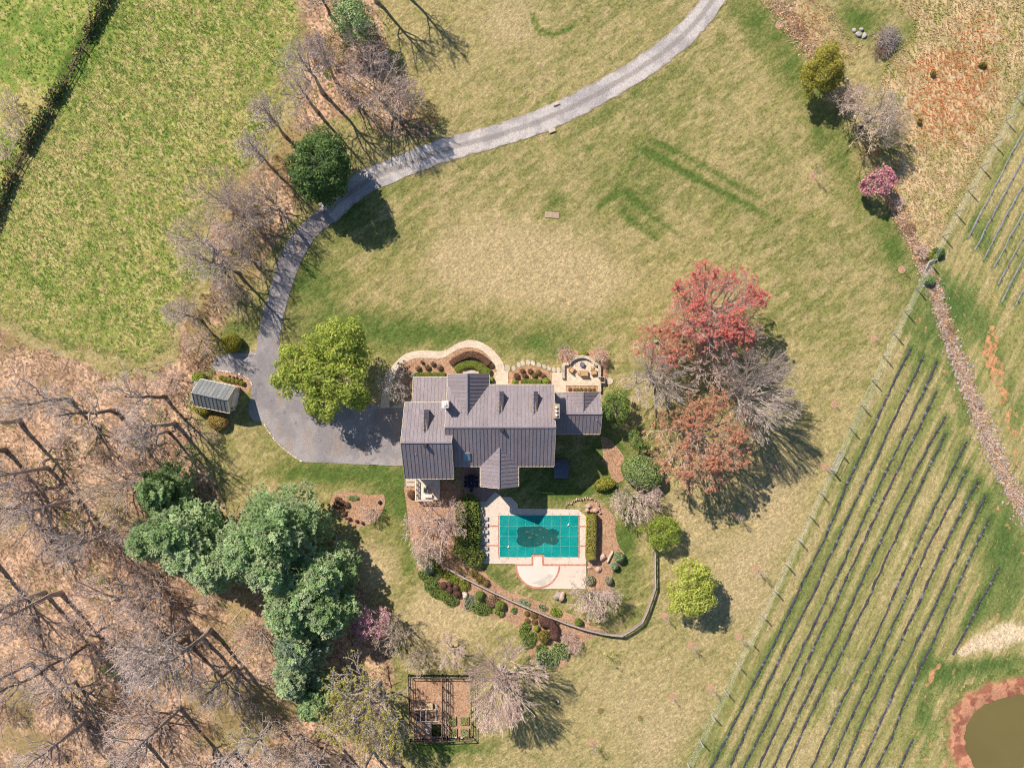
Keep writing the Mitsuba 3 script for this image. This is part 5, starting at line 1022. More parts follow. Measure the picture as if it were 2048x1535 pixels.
# ---- the woodland at the left
W = [(330, 792, 'wood2', .78, .78, 'dark forked leafless tree left of the shed'), (348, 846, 'wood', .82, .74, 'leafless tree with three long shadows below the shed'), (336, 862, 'slim', 1.2, .95, 'slender leafless tree beside the one with three long shadows'), (230, 822, 'wood2', .9, .85, 'leafless tree with a long bent dark limb in the middle left'), (140, 800, 'wood2', .85, .8, 'leafless tree at the meadow edge in the middle left'), (38, 838, 'wood', .95, .85, 'leafless tree near the left frame edge at the meadow corner'), (10, 900, 'wood2', 1.0, .9, 'leafless tree with a thick shadow at the left frame edge'),
     (152, 996, 'wood', .9, .86, 'big leafless tree with a broken dark trunk left of the dark cedar'), (228, 1060, 'wood3', .85, .8, 'leafless tree leaning left above the olive bushes'), (88, 1184, 'wood3', .95, .92, 'upper of the twin straight trunks at the left edge'), (122, 1185, 'wood', .95, .95, 'lower of the twin straight trunks at the left edge'), (62, 1326, 'wood3', .9, .85, 'left straight trunk of the pair in the lower left'), (99, 1330, 'wood2', .85, .85, 'right straight trunk of the pair in the lower left'), (180, 1286, 'wood2', .85, .8, 'leafless tree right of the twin trunks in the lower left'),
     (419, 1258, 'wood', .98, .95, 'thick leafless tree, rightmost of the three fallen looking trunks'), (381, 1250, 'wood3', .98, .92, 'long straight leafless tree, upper of the three fallen looking trunks'), (374, 1276, 'wood2', .95, .95, 'leafless tree with a curved trunk, lowest of the three trunks'), (470, 1330, 'wood2', .75, .7, 'dark leafless tree below the pines on the open litter'), (358, 1412, 'wood', .85, .9, 'leafless tree over the darkest shadow at the bottom'), (548, 1436, 'wood2', .9, .85, 'leafless tree at the bottom left of the small dark pine'),
     (470, 1500, 'wood', .85, .8, 'leafless tree on the bottom edge left of the lower pines'), (660, 1470, 'wood3', .75, .7, 'leafless tree on the bottom edge below the small dark pine'), (745, 1500, 'wood2', .7, .7, 'leafless tree on the bottom edge below the yellow green tree'), (290, 1480, 'wood3', .9, .85, 'leafless tree on the bottom edge in the lower left'), (170, 1440, 'wood', .85, .85, 'leafless tree just above the lower left corner'), (40, 1010, 'wood2', .9, .85, 'pale leafless tree at the left frame edge beside the dry clearing'), (95, 935, 'wood3', .85, .85, 'leafless tree below the meadow in the far left'), (255, 960, 'multi', 1.3, 1.1, 'low spreading leafless tree left of the dark small evergreen'), (-15, 1120, 'wood', 1.0, .9, 'leafless tree cut by the left frame edge by the clearing'), (250, 1190, 'round2', 1.0, .95, 'pale pink leafless tree below the bushes in the woodland'), (330, 1180, 'round', 1.0, .9, 'grey leafless tree just below the leftmost pines'), (800, 1530, 'wood', .7, .65, 'leafless tree cut by the bottom edge left of the garden')]
for px, py, kind, s, sz, lb in W: bare('bare_tree', kind, px, py, lb, s, sz)
BR = [(205, 905), (120, 880), (60, 960), (230, 1020), (180, 1090), (260, 1120), (120, 1090), (300, 1140), (420, 1190), (350, 1200), (60, 1240), (150, 1240), (230, 1400), (300, 1340), (320, 1450), (420, 1450), (250, 1500), (500, 1400), (560, 1490), (620, 1510), (400, 1380), (120, 1400), (200, 1300), (500, 1250), (700, 1450), (680, 1520), (290, 1080), (30, 1420), (110, 1490), (545, 1340)]
WHERE = ['top left', 'far left', 'left edge', 'upper middle', 'middle', 'centre', 'clearing edge', 'pine foot', 'pine side', 'pine shade', 'clearing bottom', 'trunk foot', 'lower left', 'lower middle', 'lower centre', 'lower right', 'bottom left', 'bottom right', 'bottom edge', 'bottom edge right', 'dark shade', 'corner', 'twin trunk side', 'open litter', 'garden side', 'garden corner', 'cedar side', 'grassy corner', 'frame corner', 'lower pine side']
for i, (px, py) in enumerate(BR):
    bare('bare_shrub', 'brush' if i % 3 else 'brush2', px, py, f'leafless twiggy brush on the woodland floor, {WHERE[i]}', .62 + .35 * ((i * 7) % 5) / 4, .8, cat='shrub', group='brush under the woodland trees')
# ---- upper right clump
bare('bare_tree', 'multi', 1712, 262, 'dense bluish grey leafless tree in the upper right clump', 1.1, .9)
bare('bare_tree', 'crab', 1678, 218, 'low rounded leafless tree left in the upper right clump', .95, 1.0)
bare('bare_tree', 'wood2', 1722, 255, 'tall sparse leafless tree rising from the upper right clump', .55, .55)
bare('bare_tree', 'multi', 1752, 268, 'tan leafless tree right in the upper right clump', .75, .75)
bare('bare_shrub', 'brush2', 1730, 300, 'brown brush at the foot of the upper right clump', .9, .9, cat='shrub')
bare('bare_shrub', 'brush', 1690, 190, 'pinkish brush below the olive yellow tree', .8, .8, cat='shrub')
# left hedgerow: weedy fence line
for i, (px, py) in enumerate([(45, 262), (12, 300), (20, 215)]):
    bare('bare_shrub', 'brush', px, py, ['grey brush beside the hedgerow in the pasture', 'pale brush at the left edge beside the hedgerow', 'pinkish brush in the dry patch of the pasture'][i], 1.0, .7, cat='shrub')

for i, (px, py, kind, sc_, lb) in enumerate([(290, 945, 'round', .8, 'low grey leafless tree left of the small dark evergreen'), (70, 985, 'round2', .9, 'pinkish leafless tree above the dry clearing'), (285, 1045, 'round', .75, 'leafless tree at the left edge of the dark cedar'), (310, 1250, 'round2', 1.0, 'pinkish leafless tree left of the three long trunks'), (520, 1260, 'multi', .85, 'low leafless tree left of the lower pines'), (300, 1410, 'round2', .95, 'pinkish leafless tree left of the darkest shadow'), (150, 1360, 'round', .9, 'leafless tree above the lower left corner by the pair of trunks'), (600, 1470, 'multi', 1.0, 'twiggy leafless tree on the bottom edge under the lower pines'), (840, 1300, 'multi', .6, 'small twiggy leafless tree above the garden fence corner'), (690, 1400, 'round', .7, 'leafless tree between the small dark pine and the yellow green tree')]):
    bare('bare_tree', kind, px, py, lb, sc_, sc_ * .9)

# ---------------------------------------------------------------- shrubs, beds, hedges
Z4 = lambda zx, zy: (820 + zx / 6.0235, 1100 + zy / 6.0235)
ZP = lambda zx, zy: (1120 + zx / 6.393, 970 + zy / 6.393)
ZS = lambda zx, zy: (350 + zx / 6.395, 640 + zy / 6.395)
def curved_hedge(name, label, pts, w, h, cols, core, leaf=.07, fn=Z1):
    """A clipped hedge along a pixel line."""
    rng = np.random.default_rng(len(pts) * 7 + int(pts[0][0]))
    t = thing(name, label, 'hedge'); c = np.array([G(*fn(*p), h * .8)[:2] for p in spline(pts, 8)])
    tg = np.gradient(c, axis=0); tg /= np.linalg.norm(tg, axis=1, keepdims=True); nr = np.stack([-tg[:, 1], tg[:, 0]], 1)
    L = np.linalg.norm(np.diff(c, axis=0), axis=1).sum()
    n = int(L * (w + 2 * h) * 2.0 / leaf ** 2 * .9)
    u = rng.uniform(0, len(c) - 1.001, n); i = u.astype(int); f = (u - i)[:, None]
    top = rng.uniform(0, 1, n) < w / (w + 2 * h)
    sg = np.sign(rng.uniform(-1, 1, n)); k_ = rng.uniform(-1, 1, n)
    cx = np.where(top, k_ * w * .5, sg * w * .5); cz = np.where(top, h * (1 - .16 * np.abs(k_) ** 4), (k_ * .5 + .5) * h * .92)
    bump = (meshkit.fbm(np.column_stack([c[i] * 1.1, cz]), 3, 2) - .5)
    cr = np.stack([cx + sg * bump * .12, cz + bump * .22 * top], -1); a = np.where(top, math.pi / 2 - k_ * .5, np.where(sg > 0, .25, math.pi - .25))
    p2 = c[i] * (1 - f) + c[i + 1] * f; nn = nr[i]
    ends = np.minimum(u, len(c) - 1 - u)
    p = np.column_stack([p2 + nn * cr[:, :1], cr[:, 1]]) + rng.normal(0, .02, (n, 3))
    N = np.column_stack([nn * np.cos(a)[:, None], np.sin(a)])
    leaf_mb(rng, p[p[:, 2] > 0], N[p[:, 2] > 0], leaf, cols).build(t + '__leaves', 'leaf')
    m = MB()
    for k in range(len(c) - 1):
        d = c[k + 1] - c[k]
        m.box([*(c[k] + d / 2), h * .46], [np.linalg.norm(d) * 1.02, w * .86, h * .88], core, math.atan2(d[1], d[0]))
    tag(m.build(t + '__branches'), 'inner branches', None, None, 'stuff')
    return t
curved_hedge('clipped_hedge', 'burgundy brown clipped arc hedge by the front walk', [(600, 350), (625, 320), (680, 290), (745, 268), (810, 280), (860, 310), (895, 345)], .95, .9, ['burgundy', 'dormant', 'brown'], 'core_brown')
curved_hedge('clipped_hedge', 'green clipped arc hedge at the front porch', [(630, 395), (680, 362), (740, 345), (800, 355), (850, 385), (900, 415)], 1.1, .8, ['holly_mid', 'olive', 'spring'], 'core')
curved_hedge('clipped_hedge', 'straight green hedge in front of the left porch roof', [(325, 428), (440, 428), (550, 430)], .6, .8, ['olive', 'holly_mid'], 'core')
curved_hedge('clipped_hedge', 'low green hedge against the house in the second front bed', [(1150, 482), (1230, 482), (1305, 485)], .7, .8, ['olive', 'spring', 'holly_mid'], 'core')
curved_hedge('clipped_hedge', 'purple brown crescent hedge below the fence', [(1560, 880), (1630, 862), (1700, 890), (1735, 950), (1735, 1010), (1720, 1060)], 1.25, 1.2, ['burgundy', 'burgundy', 'brown'], 'core_brown', .08, Z4)
curved_hedge('clipped_hedge', 'long yellow green hedge right of the pool', [(403, 360), (405, 500), (400, 700), (395, 860), (400, 945)], 1.45, 1.9, ['gold_green', 'olive', 'lime', 'dormant'], 'core', .10, ZP)
for i, (zx, zy, r) in enumerate([(338, 378, .42), (412, 370, .45), (455, 342, .38), (508, 372, .45), (368, 328, .25), (908, 350, .5)]):
    shrub('dormant_shrub', f'{ORD[i]} small brown dormant shrub from the left in the left front bed' if i < 4 else ['smallest brown dormant shrub nearest the walk in the left front bed', 'brown dormant shrub right of the burgundy hedge'][i - 4], *Z1(zx, zy), r, r, .7, ['dormant', 'brown', 'twig_tan'], 'core_brown', .06, 1.1, clip=.2, group='dormant shrubs in the front beds', tilt=1.2)
for i, (zx, zy, r) in enumerate([(1115, 440, .48), (1160, 400, .38), (1222, 402, .42), (1180, 438, .42), (1285, 412, .42), (1255, 435, .4), (1325, 440, .4)]):
    shrub('dormant_shrub', ['far left brown shrub', 'upper left brown shrub', 'upper middle brown shrub', 'lower middle brown shrub', 'upper right yellowish shrub', 'lower right yellowish shrub', 'far right brown shrub'][i] + ' in the second front bed', *Z1(zx, zy), r, r, .7, ['dormant', 'brown'] if i not in (4, 5) else ['gold_green', 'dormant'], 'core_brown', .06, 1.1, clip=.2, group='dormant shrubs in the front beds', tilt=1.2)
shrub('round_shrub', 'small lime ball shrub at the left of the second front bed', *Z1(1100, 488), .42, .42, .75, ['lime', 'spring'], leaf=.06)
shrub('round_shrub', 'larger lime ball shrub at the right of the second front bed', *Z1(1345, 480), .58, .58, 1.0, ['lime', 'spring'], leaf=.06)
shrub('round_shrub', 'green ball shrub at the right end of the green arc hedge', *Z1(915, 470), .45, .5, .8, ['spring', 'lime'], leaf=.06)
shrub('round_shrub', 'blue green small shrub at the left porch corner', *Z1(305, 430), .35, .35, .6, ['bluegreen', 'pine_pale'], leaf=.06)
for i, (zx, cs) in enumerate([(560, 'brown'), (690, 'dormant'), (755, 'spring'), (865, 'dormant'), (985, 'spring'), (1110, 'brown'), (1225, 'olive')]):
    shrub('bed_plant', f'{ORD[i]} small plant from the left in the bed by the right wing', *Z3(zx, 1385), .3, .3, .3, [cs, 'dormant'], 'core_brown', .05, 1.0, group='plants in the bed by the right wing', cat='plant')
bare('bare_shrub', 'brush', *Z3(390, 330), 'tan leafless shrub at the upper left of the fire pit wall', .55, .6, cat='shrub')
bare('bare_shrub', 'brush', *Z3(1400, 390), 'tan leafless shrub at the upper right of the fire pit wall', .6, .65, cat='shrub')
bare('bare_shrub', 'brush2', *Z3(1500, 620), 'brown leafless shrub at the right of the fire pit wall', .45, .6, cat='shrub')
shrub('low_shrub', 'yellow green low shrub behind the top of the curved wall', *Z3(930, 370), .8, .35, .5, ['lime', 'gold_green'], leaf=.06)
shrub('low_shrub', 'small green shrub behind the right shoulder of the curved wall', *Z3(1320, 580), .4, .3, .5, ['spring', 'pine'], leaf=.06)
# by the shed
shrub('round_shrub', 'large round lime shrub beside the drive above the shed', *ZS(715, 290), 1.5, 1.5, 2.3, ['olive', 'gold_green', 'olive'], leaf=.09, clip=.05)
shrub('round_shrub', 'bright green round shrub at the upper left corner of the shed', *ZS(298, 740), 1.05, .95, 1.5, ['lime', 'spring'], leaf=.08, clip=.06)
shrub('yellow_shrub', 'yellow green shrub against the lower left of the shed', *ZS(350, 1130), 1.35, 1.05, 1.5, ['olive', 'gold_green', 'bud_yellow'], leaf=.09, clip=.15)
shrub('yellow_shrub', 'golden shrub below the shed roof', *ZS(540, 1300), 1.6, 1.3, 1.7, ['gold_green', 'bud_yellow', 'bud_orange'], leaf=.09, clip=.15)
for i, (zx, zy) in enumerate([(590, 735), (642, 750), (692, 765), (742, 775), (800, 785), (855, 805)]):
    shrub('hedge_shrub', f'{ORD[i]} small green shrub from the left along the upper side of the shed', *ZS(zx, zy), .42, .36, .7, ['olive', 'spring', 'gold_green'], leaf=.06, group='small shrubs along the shed')
for i, (zx, zy) in enumerate([(697, 718), (748, 732), (790, 738), (845, 760)]):
    shrub('bed_plant', f'{ORD[i]} tiny reddish plant from the left in the shed bed', *ZS(zx, zy), .2, .2, .25, ['burgundy', 'brown'], 'core_brown', .05, 1.0, group='tiny plants in the shed bed', cat='plant')
# the fence border
SHB = [('juniper', (120, 100), .85, .7, .8, ['bluegreen', 'pine_pale'], 'blue grey juniper at the top left of the fence border'), ('juniper', (245, 120), 1.0, 1.2, .6, ['spring', 'juniper'], 'green juniper right of the blue grey one'), ('round_shrub', (215, 225), .95, .8, 1.5, ['bluegreen', 'pine'], 'dark blue green cone shrub with a sharp shadow in the fence border'), ('juniper', (305, 210), .8, .7, .5, ['spring', 'lime'], 'lime green juniper touching the fence, upper left'),
       ('juniper', (190, 310), 1.3, .9, .5, ['juniper', 'spring'], 'spreading juniper at the left edge of the border'), ('juniper', (250, 410), 1.1, 1.3, .6, ['juniper', 'juniper', 'spring'], 'spreading juniper below the left edge one'), ('juniper', (330, 520), 1.2, .9, .5, ['juniper', 'spring'], 'low juniper left of the purple balls'), ('juniper', (470, 580), 1.5, 1.1, .7, ['juniper', 'spring'], 'wide juniper below the purple balls'), ('juniper', (375, 270), .7, .8, .5, ['spring', 'juniper'], 'small juniper by the fence above the purple balls'), ('juniper', (470, 310), .9, .7, .6, ['lime', 'spring'], 'bright green juniper against the fence'), ('juniper', (540, 365), .9, .7, .6, ['lime', 'spring'], 'second bright green juniper against the fence'), ('juniper', (650, 420), .8, 1.0, .7, ['lime', 'gold_green'], 'yellow green juniper against the fence right of the purple balls'),
       ('purple_ball', (405, 425), .62, .62, 1.0, ['burgundy', 'brown'], 'leftmost of the five purple brown ball shrubs'), ('purple_ball', (475, 408), .5, .5, .9, ['burgundy', 'brown'], 'top of the five purple brown ball shrubs'), ('purple_ball', (475, 475), .58, .58, 1.0, ['burgundy', 'brown'], 'middle of the five purple brown ball shrubs'), ('purple_ball', (556, 455), .56, .56, 1.0, ['burgundy', 'brown'], 'right of the five purple brown ball shrubs'), ('purple_ball', (566, 522), .62, .62, 1.0, ['burgundy', 'brown'], 'lowest of the five purple brown ball shrubs'),
       ('round_shrub', (838, 548), .72, .78, 1.5, ['spring', 'holly_mid'], 'clipped bright green ball in the middle of the fence border'), ('round_shrub', (1083, 665), .8, .8, 1.3, ['spring', 'olive', 'juniper'], 'clipped green ball right of the tan mound'), ('juniper', (1070, 745), .9, .6, .7, ['lime', 'juniper'], 'low juniper under the clipped green ball'), ('dormant_shrub', (990, 605), .95, 1.0, 1.0, ['dormant', 'twig_tan', 'dormant'], 'large tan brown dormant mound by the fence'), ('juniper', (830, 690), 1.3, 1.0, .8, ['juniper', 'juniper', 'spring'], 'big rounded juniper below the bright green ball'), ('juniper', (930, 700), .9, .9, .5, ['spring', 'juniper'], 'low juniper right of the big rounded juniper'), ('grey_plant', (725, 630), .9, 1.2, .4, ['bluegreen', 'pine_pale', 'twig_grey'], 'grey green plants left of the big rounded juniper'),
       ('juniper', (1380, 960), .8, 1.2, .6, ['juniper', 'spring'], 'juniper left of the crescent hedge'), ('juniper', (1430, 1080), 1.1, 1.4, .7, ['spring', 'juniper'], 'juniper strip below left of the crescent hedge'), ('juniper', (1640, 1300), 1.8, 1.4, .8, ['juniper', 'pine_pale'], 'widest juniper at the bottom tip of the border'), ('juniper', (1820, 1210), 1.5, 1.2, .8, ['juniper', 'pine_pale', 'spring'], 'juniper right at the bottom of the border'), ('juniper', (1590, 1190), 1.0, .8, .6, ['juniper', 'spring'], 'juniper above the widest juniper'), ('round_shrub', (1525, 942), .42, .5, .9, ['spring', 'lime'], 'small bright green ball inside the crescent hedge'), ('yellow_shrub', (1612, 1040), .85, .95, 1.6, ['gold_green', 'dormant', 'olive'], 'yellow brown round shrub inside the crescent hedge'),
       ('round_shrub', (2030, 868), .62, .62, 1.1, ['spring', 'holly_mid'], 'bright green ball against the fence on its pool side'), ('ground_cover', (1760, 745), 1.0, .75, .35, ['spring', 'spring', 'lime'], 'bright green plants above the fence'), ('grey_plant', (1600, 690), .8, .45, .4, ['bluegreen', 'pine_pale', 'straw'], 'grey green plants above the fence left of the bright green ones'), ('ground_cover', (1380, 625), 1.0, .4, .35, ['bluegreen', 'pine'], 'dull green plants above the fence in its middle'), ('green_plant', (1250, 722), .45, .5, .5, ['spring', 'pine'], 'green leafy plant below the fence near the clipped ball'), ('dormant_shrub', (765, 280), .75, .6, .7, ['gold_green', 'dormant'], 'uppermost yellow brown mound on the pool side of the fence'), ('dormant_shrub', (840, 345), .65, .65, .7, ['gold_green', 'dormant'], 'middle yellow brown mound on the pool side of the fence'), ('dormant_shrub', (912, 395), .6, .6, .7, ['dormant', 'brown', 'gold_green'], 'lowest yellow brown mound on the pool side of the fence')]
for nm, (zx, zy), rx, ry, h, cs, lb in SHB:
    shrub(nm, lb, *Z4(zx, zy), rx, ry, h, cs, 'core_brown' if cs[0] in ('burgundy', 'dormant') else 'core', .07 if rx < 1 else .085, 1.2, rz=-.45, clip=.07 if 'ball' in nm or 'round' in nm else .45, tilt=.6 if 'ball' in nm or 'round' in nm else 1.1)
for i, (zx, zy, r) in enumerate([(1410, 762, .42), (1492, 780, .58), (1412, 848, .4), (1500, 862, .48), (1590, 800, .45), (1680, 825, .42), (1760, 875, .45)]):
    shrub('dormant_shrub', f'{ORD[i]} small brown mound from the left above the crescent hedge', *Z4(zx, zy), r, r, .5, ['dormant', 'brown', 'gold_green'], 'core_brown', .06, 1.1, clip=.2, group='brown mounds round the crescent hedge', tilt=1.1)
for zx, zy, s, lb in [(1900, 1010, .55, 'tan leafless shrub right of the crescent hedge'), (1960, 1120, .6, 'grey tan leafless shrub at the right tip of the border')]: bare('bare_shrub', 'brush', *Z4(zx, zy), lb, s, s, cat='shrub')
# pool side bed
for i, (zx, zy, r, h, cs) in enumerate([(755, 915, .8, 1.7, ['bluegreen', 'pine_pale', 'spring']), (690, 1030, .6, 1.4, ['bluegreen', 'pine_pale']), (620, 1215, .6, 1.2, ['bluegreen', 'twig_tan']), (385, 1215, .8, .8, ['pine_pale', 'dormant', 'bluegreen'])]):
    shrub('grey_shrub', ['largest blue grey shrub right of the pool bed', 'middle blue grey shrub right of the pool bed', 'lowest blue grey shrub right of the pool bed', 'grey green shrub at the lower right corner of the deck'][i], *ZP(zx, zy), r, r, h, cs, leaf=.08, clip=.2, tilt=1.1)
def boulder(px, py, sx, sy, h, rz, seed, col='rock_pink'):
    m = trimesh.creation.icosphere(2, 1.0); v = np.array(m.vertices)
    v *= (1 + (meshkit.fbm(v * 1.3 + seed * 9, 3, seed) - .5) * .9)[:, None]
    v = v * [sx, sy, h] @ rotz(rz).T + np.append(place_xy(px, py), h * .35)
    return v, m.faces
for i, (zx, zy, sx, sy, h, a, lb) in enumerate([(455, 315, .5, .4, .45, .3, 'rounded boulder at the top end of the pool hedge'), (365, 265, .5, .35, .35, 0, 'tan boulder in the rock group above the pool hedge'), (345, 320, .4, .35, .3, .5, 'smaller boulder in the rock group above the pool hedge'), (540, 915, .6, .5, .5, .6, 'large boulder below the pool hedge'), (490, 1070, .5, .45, .4, 0, 'boulder beside the lower end of the pool hedge'), (640, 910, .25, 1.1, .4, -.5, 'long pale boulder in the pool side bed'), (380, 1045, .4, .25, .25, 0, 'flat rock at the lower corner of the pool deck'), (20, 1420, .45, .75, .7, -.3, 'brown boulder below the white terrace')]):
    m = MB(); m.add(*boulder(*ZP(zx, zy), sx, sy, h, a, i + 1), 'rock_pink' if i != 5 else 'stone_pale'); tag(m.build('boulder', 'matte', True), lb, 'boulder')
m = MB(); m.add(*boulder(*Z4(1790, 545), .75, .6, .6, .2, 21), 'rock'); tag(m.build('boulder', 'matte', True), 'large boulder in the mulch below the terrace, cut by the border edge', 'boulder')
m = MB(); m.add(*boulder(*Z4(665, 530), .45, .6, .5, .2, 22), 'stone_pale'); tag(m.build('boulder', 'matte', True), 'pale boulder right of the purple balls', 'boulder')
sw = thing('garden_wall', 'low curved dry stone wall at the upper right of the pool', 'wall')
c = [G(*ZP(*p), .3)[:2] for p in spline([(60, 280), (130, 230), (230, 185), (340, 165), (420, 185), (475, 225), (500, 280), (512, 365)], 4)]
n = 0
for (xa, ya), (xb, yb) in zip(c[:-1], c[1:]):
    L = math.hypot(xb - xa, yb - ya)
    v = trimesh.convex.convex_hull(rs.normal(0, 1, (12, 3)) / [3.2, 3.2, 3.2])
    MB().add(np.array(v.vertices) * [L * .9, .42, .42] @ rotz(math.atan2(yb - ya, xb - xa)).T + [(xa + xb) / 2, (ya + yb) / 2, .2], v.faces, 'rock_pink', rs.uniform(.4, .9)).build(sw + '__stone')
# island bed
ZI = lambda zx, zy: (250 + zx / 2.559, 900 + zy / 2.559)
for i, (zx, zy, r, cs) in enumerate([(1090, 255, .55, 'dormant'), (1110, 270, .5, 'brown'), (1135, 280, .5, 'dormant'), (1085, 282, .55, 'brown'), (1105, 300, .5, 'dormant'), (1122, 325, .35, 'brown'), (1148, 352, .3, 'burgundy'), (1185, 362, .25, 'brown'), (1215, 372, .25, 'brown')]):
    shrub('dormant_shrub', f'{ORD[i]} brown clump from the upper left in the island bed', *ZI(zx, zy), r, r, .5, [cs, 'brown'], 'core_brown', .06, 1.1, clip=.2, group='brown clumps in the island bed', tilt=1.1)
shrub('green_plant', 'low blue green plants at the top of the island bed', *ZI(1170, 245), .9, .4, .3, ['bluegreen', 'spring'], leaf=.07, clip=.3)
m = MB(); m.add(*boulder(*ZI(1305, 265), .3, .3, .4, 0, 40), 'dark_metal'); tag(m.build('lantern_stone', 'matte', True), 'small dark round pot at the right of the island bed', 'pot')
shrub('pool_hedge', 'dark green ragged hedge left of the sun loungers', 936, 1052, 2.0, 4.6, 1.9, ['holly_mid', 'holly', 'olive', 'spring'], leaf=.15, dens=1.5, clip=.22, box_=.35, cat='hedge')
shrub('pool_hedge', 'dark green ragged hedge at the lower left corner of the pool deck', 938, 1108, 2.6, 1.6, 1.6, ['holly_mid', 'holly', 'olive'], leaf=.15, dens=1.4, clip=.25, box_=.2, cat='hedge', rz=-.5)
bare('bare_shrub', 'brush2', 905, 1118, 'dark brown brush where the fence starts', .9, .8, cat='shrub')
shrub('dormant_shrub', 'brown round shrub left of the white deck rail', 800 + 190 / 8.529, 950 + 325 / 8.529, .6, .7, .8, ['brown', 'dormant'], 'core_brown', .06, 1.2)
# white rail enclosure behind the garage
dr_ = thing('white_railing', 'white deck rail behind the garage under the rosy tree', 'railing')
ZD = lambda zx, zy: (800 + zx / 8.529, 950 + zy / 8.529)
pr = [G(*ZD(265, 70), 1.5)[:2], G(*ZD(265, 430), 1.5)[:2], G(*ZD(665, 430), 1.5)[:2], G(*ZD(668, 70), 1.5)[:2]]
for a, b in zip(pr[:-1], pr[1:]):
    m = MB()
    for z in (1.1, 1.5): bar(m, [*a, z], [*b, z], .16 if z > 1.2 else .06, .07, 'white')
    m.build(dr_ + '__rail')
    n = 4
    for k in range(n + 1):
        q = a + (b - a) * k / n
        MB().box([*q, .8], [.14, .14, 1.6], 'white').build(dr_ + '__post')
    for k in range(14):
        q = a + (b - a) * (k + .5) / 14; MB().box([*q, 1.0], [.05, .05, .9], 'white').build(dr_ + '__baluster')
sheet('deck_floor', Polygon([tuple(p) for p in pr]), .55, 'mat_concrete', 'tan deck floor inside the white rail', thick=.55)
t = thing('utility_cabinet', 'grey cabinet on the deck under the rosy tree', 'cabinet'); c = G(*ZD(440, 250), 1.2); MB().box([c[0], c[1], .95], [.8, .95, .8], 'steel', bev=.04).build(t + '__body'); MB().box([c[0], c[1], 1.37], [.6, .7, .06], 'dark_metal').build(t + '__grille')
t = thing('white_bench', 'white bench on the deck below the grey cabinet', 'bench'); c = G(*ZD(475, 350), .9); MB().box([c[0], c[1], .98], [1.35, .55, .07], 'white').build(t + '__seat')
for s in (-.55, .55): MB().box([c[0] + s, c[1], .75], [.08, .5, .4], 'white').build(t + '__leg')
t = thing('wood_step', 'pale step by the garage corner', 'step'); c = G(*ZD(180, 150), .2); MB().box([c[0], c[1], .12], [1.4, .7, .2], 'stone_pale', bev=.02).build(t + '__tread'); MB().box([c[0], c[1] + .55, .2], [1.4, .4, .36], 'stone_pale', bev=.02).build(t + '__tread')

# ---------------------------------------------------------------- pool fence
fe = thing('pool_fence', 'weathered wooden rail fence curving below the pool', 'fence')
fp = ZM(Z2, [(285, 650), (400, 742), (500, 800), (600, 850), (715, 906), (830, 960), (950, 1012), (1075, 1065), (1200, 1112), (1320, 1153), (1400, 1172), (1480, 1188), (1585, 1198), (1655, 1158), (1722, 1108), (1758, 1030), (1786, 950), (1812, 870), (1810, 780), (1810, 690), (1808, 600)])
P = [G(x, y, 1.15) for x, y in fp]
for k, p in enumerate(P):
    MB().box([p[0], p[1], .6], [.15, .15, 1.22], 'wood_grey', .3, .3 + .4 * ((k * 5) % 7) / 7).build(fe + '__post')
for a, b in zip(P[:-1], P[1:]):
    for z in (.25, .6, .95):
        m = MB(); bar(m, [a[0], a[1], z], [b[0], b[1], z], .05, .15, 'wood_grey'); m.build(fe + '__rail')
    m = MB(); bar(m, [a[0], a[1], 1.2], [b[0], b[1], 1.2], .2, .04, 'wood_grey'); m.u[-1][:, 0] = rs.uniform(.7, 1.0); m.build(fe + '__cap_rail')
    m = MB()
    n = max(3, int(math.hypot(a[0] - b[0], a[1] - b[1]) / .16))
    for z in np.linspace(.1, 1.05, 8): m.tube([[a[0], a[1] - .04, z], [b[0], b[1] - .04, z]], .004, 'wire', 3)
    tag(m.build(fe + '__wire_mesh'), 'wire mesh', None, None, 'stuff')
# ---------------------------------------------------------------- vegetable garden
ZG = lambda zx, zy: (800 + zx / 9.594, 1340 + zy / 9.594)
ga = thing('garden_fence', 'dark wire and post fence round the vegetable garden', 'fence')
def rail_line(a, b, owner, n, h, rails, col='black', cap='bark_dark', w=.06):
    a, b = np.array(a[:2]), np.array(b[:2])
    for k in range(n + 1):
        q = a + (b - a) * k / n; MB().box([*q, h / 2], [.13, .13, h], col).build(owner + '__post')
    for z in rails:
        m = MB(); bar(m, [*a, z], [*b, z], w, .12, col if z < h - .1 else cap); m.build(owner + '__rail')
cn = [G(*ZG(*p), 1.5) for p in [(150, 140), (1360, 150), (1375, 1345), (190, 1395)]]
for a, b, n in ((cn[0], cn[1], 5), (cn[1], cn[2], 5), (cn[2], cn[3], 5), (cn[3], cn[0], 5)): rail_line(a, b, ga, n, 1.5, (.3, .9, 1.45))
rail_line(G(*ZG(800, 140), 1.5), G(*ZG(815, 1370), 1.5), ga, 5, 1.5, (.3, .9, 1.45))
rail_line(G(*ZG(885, 220), 1.5), G(*ZG(890, 1340), 1.5), ga, 5, 1.5, (.9, 1.45))
sheet('garden_soil', Polygon([tuple(G(*ZG(*p))[:2]) for p in [(180, 180), (1340, 180), (1350, 1330), (210, 1370)]]), .03, 'mat_mulch', 'bare brown soil inside the vegetable garden')
tr_ = thing('trellis', 'pale pipe trellis over the dark beds of the garden', 'trellis')
for p, q in (((270, 745), (690, 745)), ((300, 980), (720, 980)), ((390, 720), (390, 980)), ((500, 745), (500, 980)), ((690, 640), (690, 960))):
    m = MB(); m.tube([G(*ZG(*p), 1.7), G(*ZG(*q), 1.7)], .045, 'white_metal', 6); m.build(tr_ + '__bar')
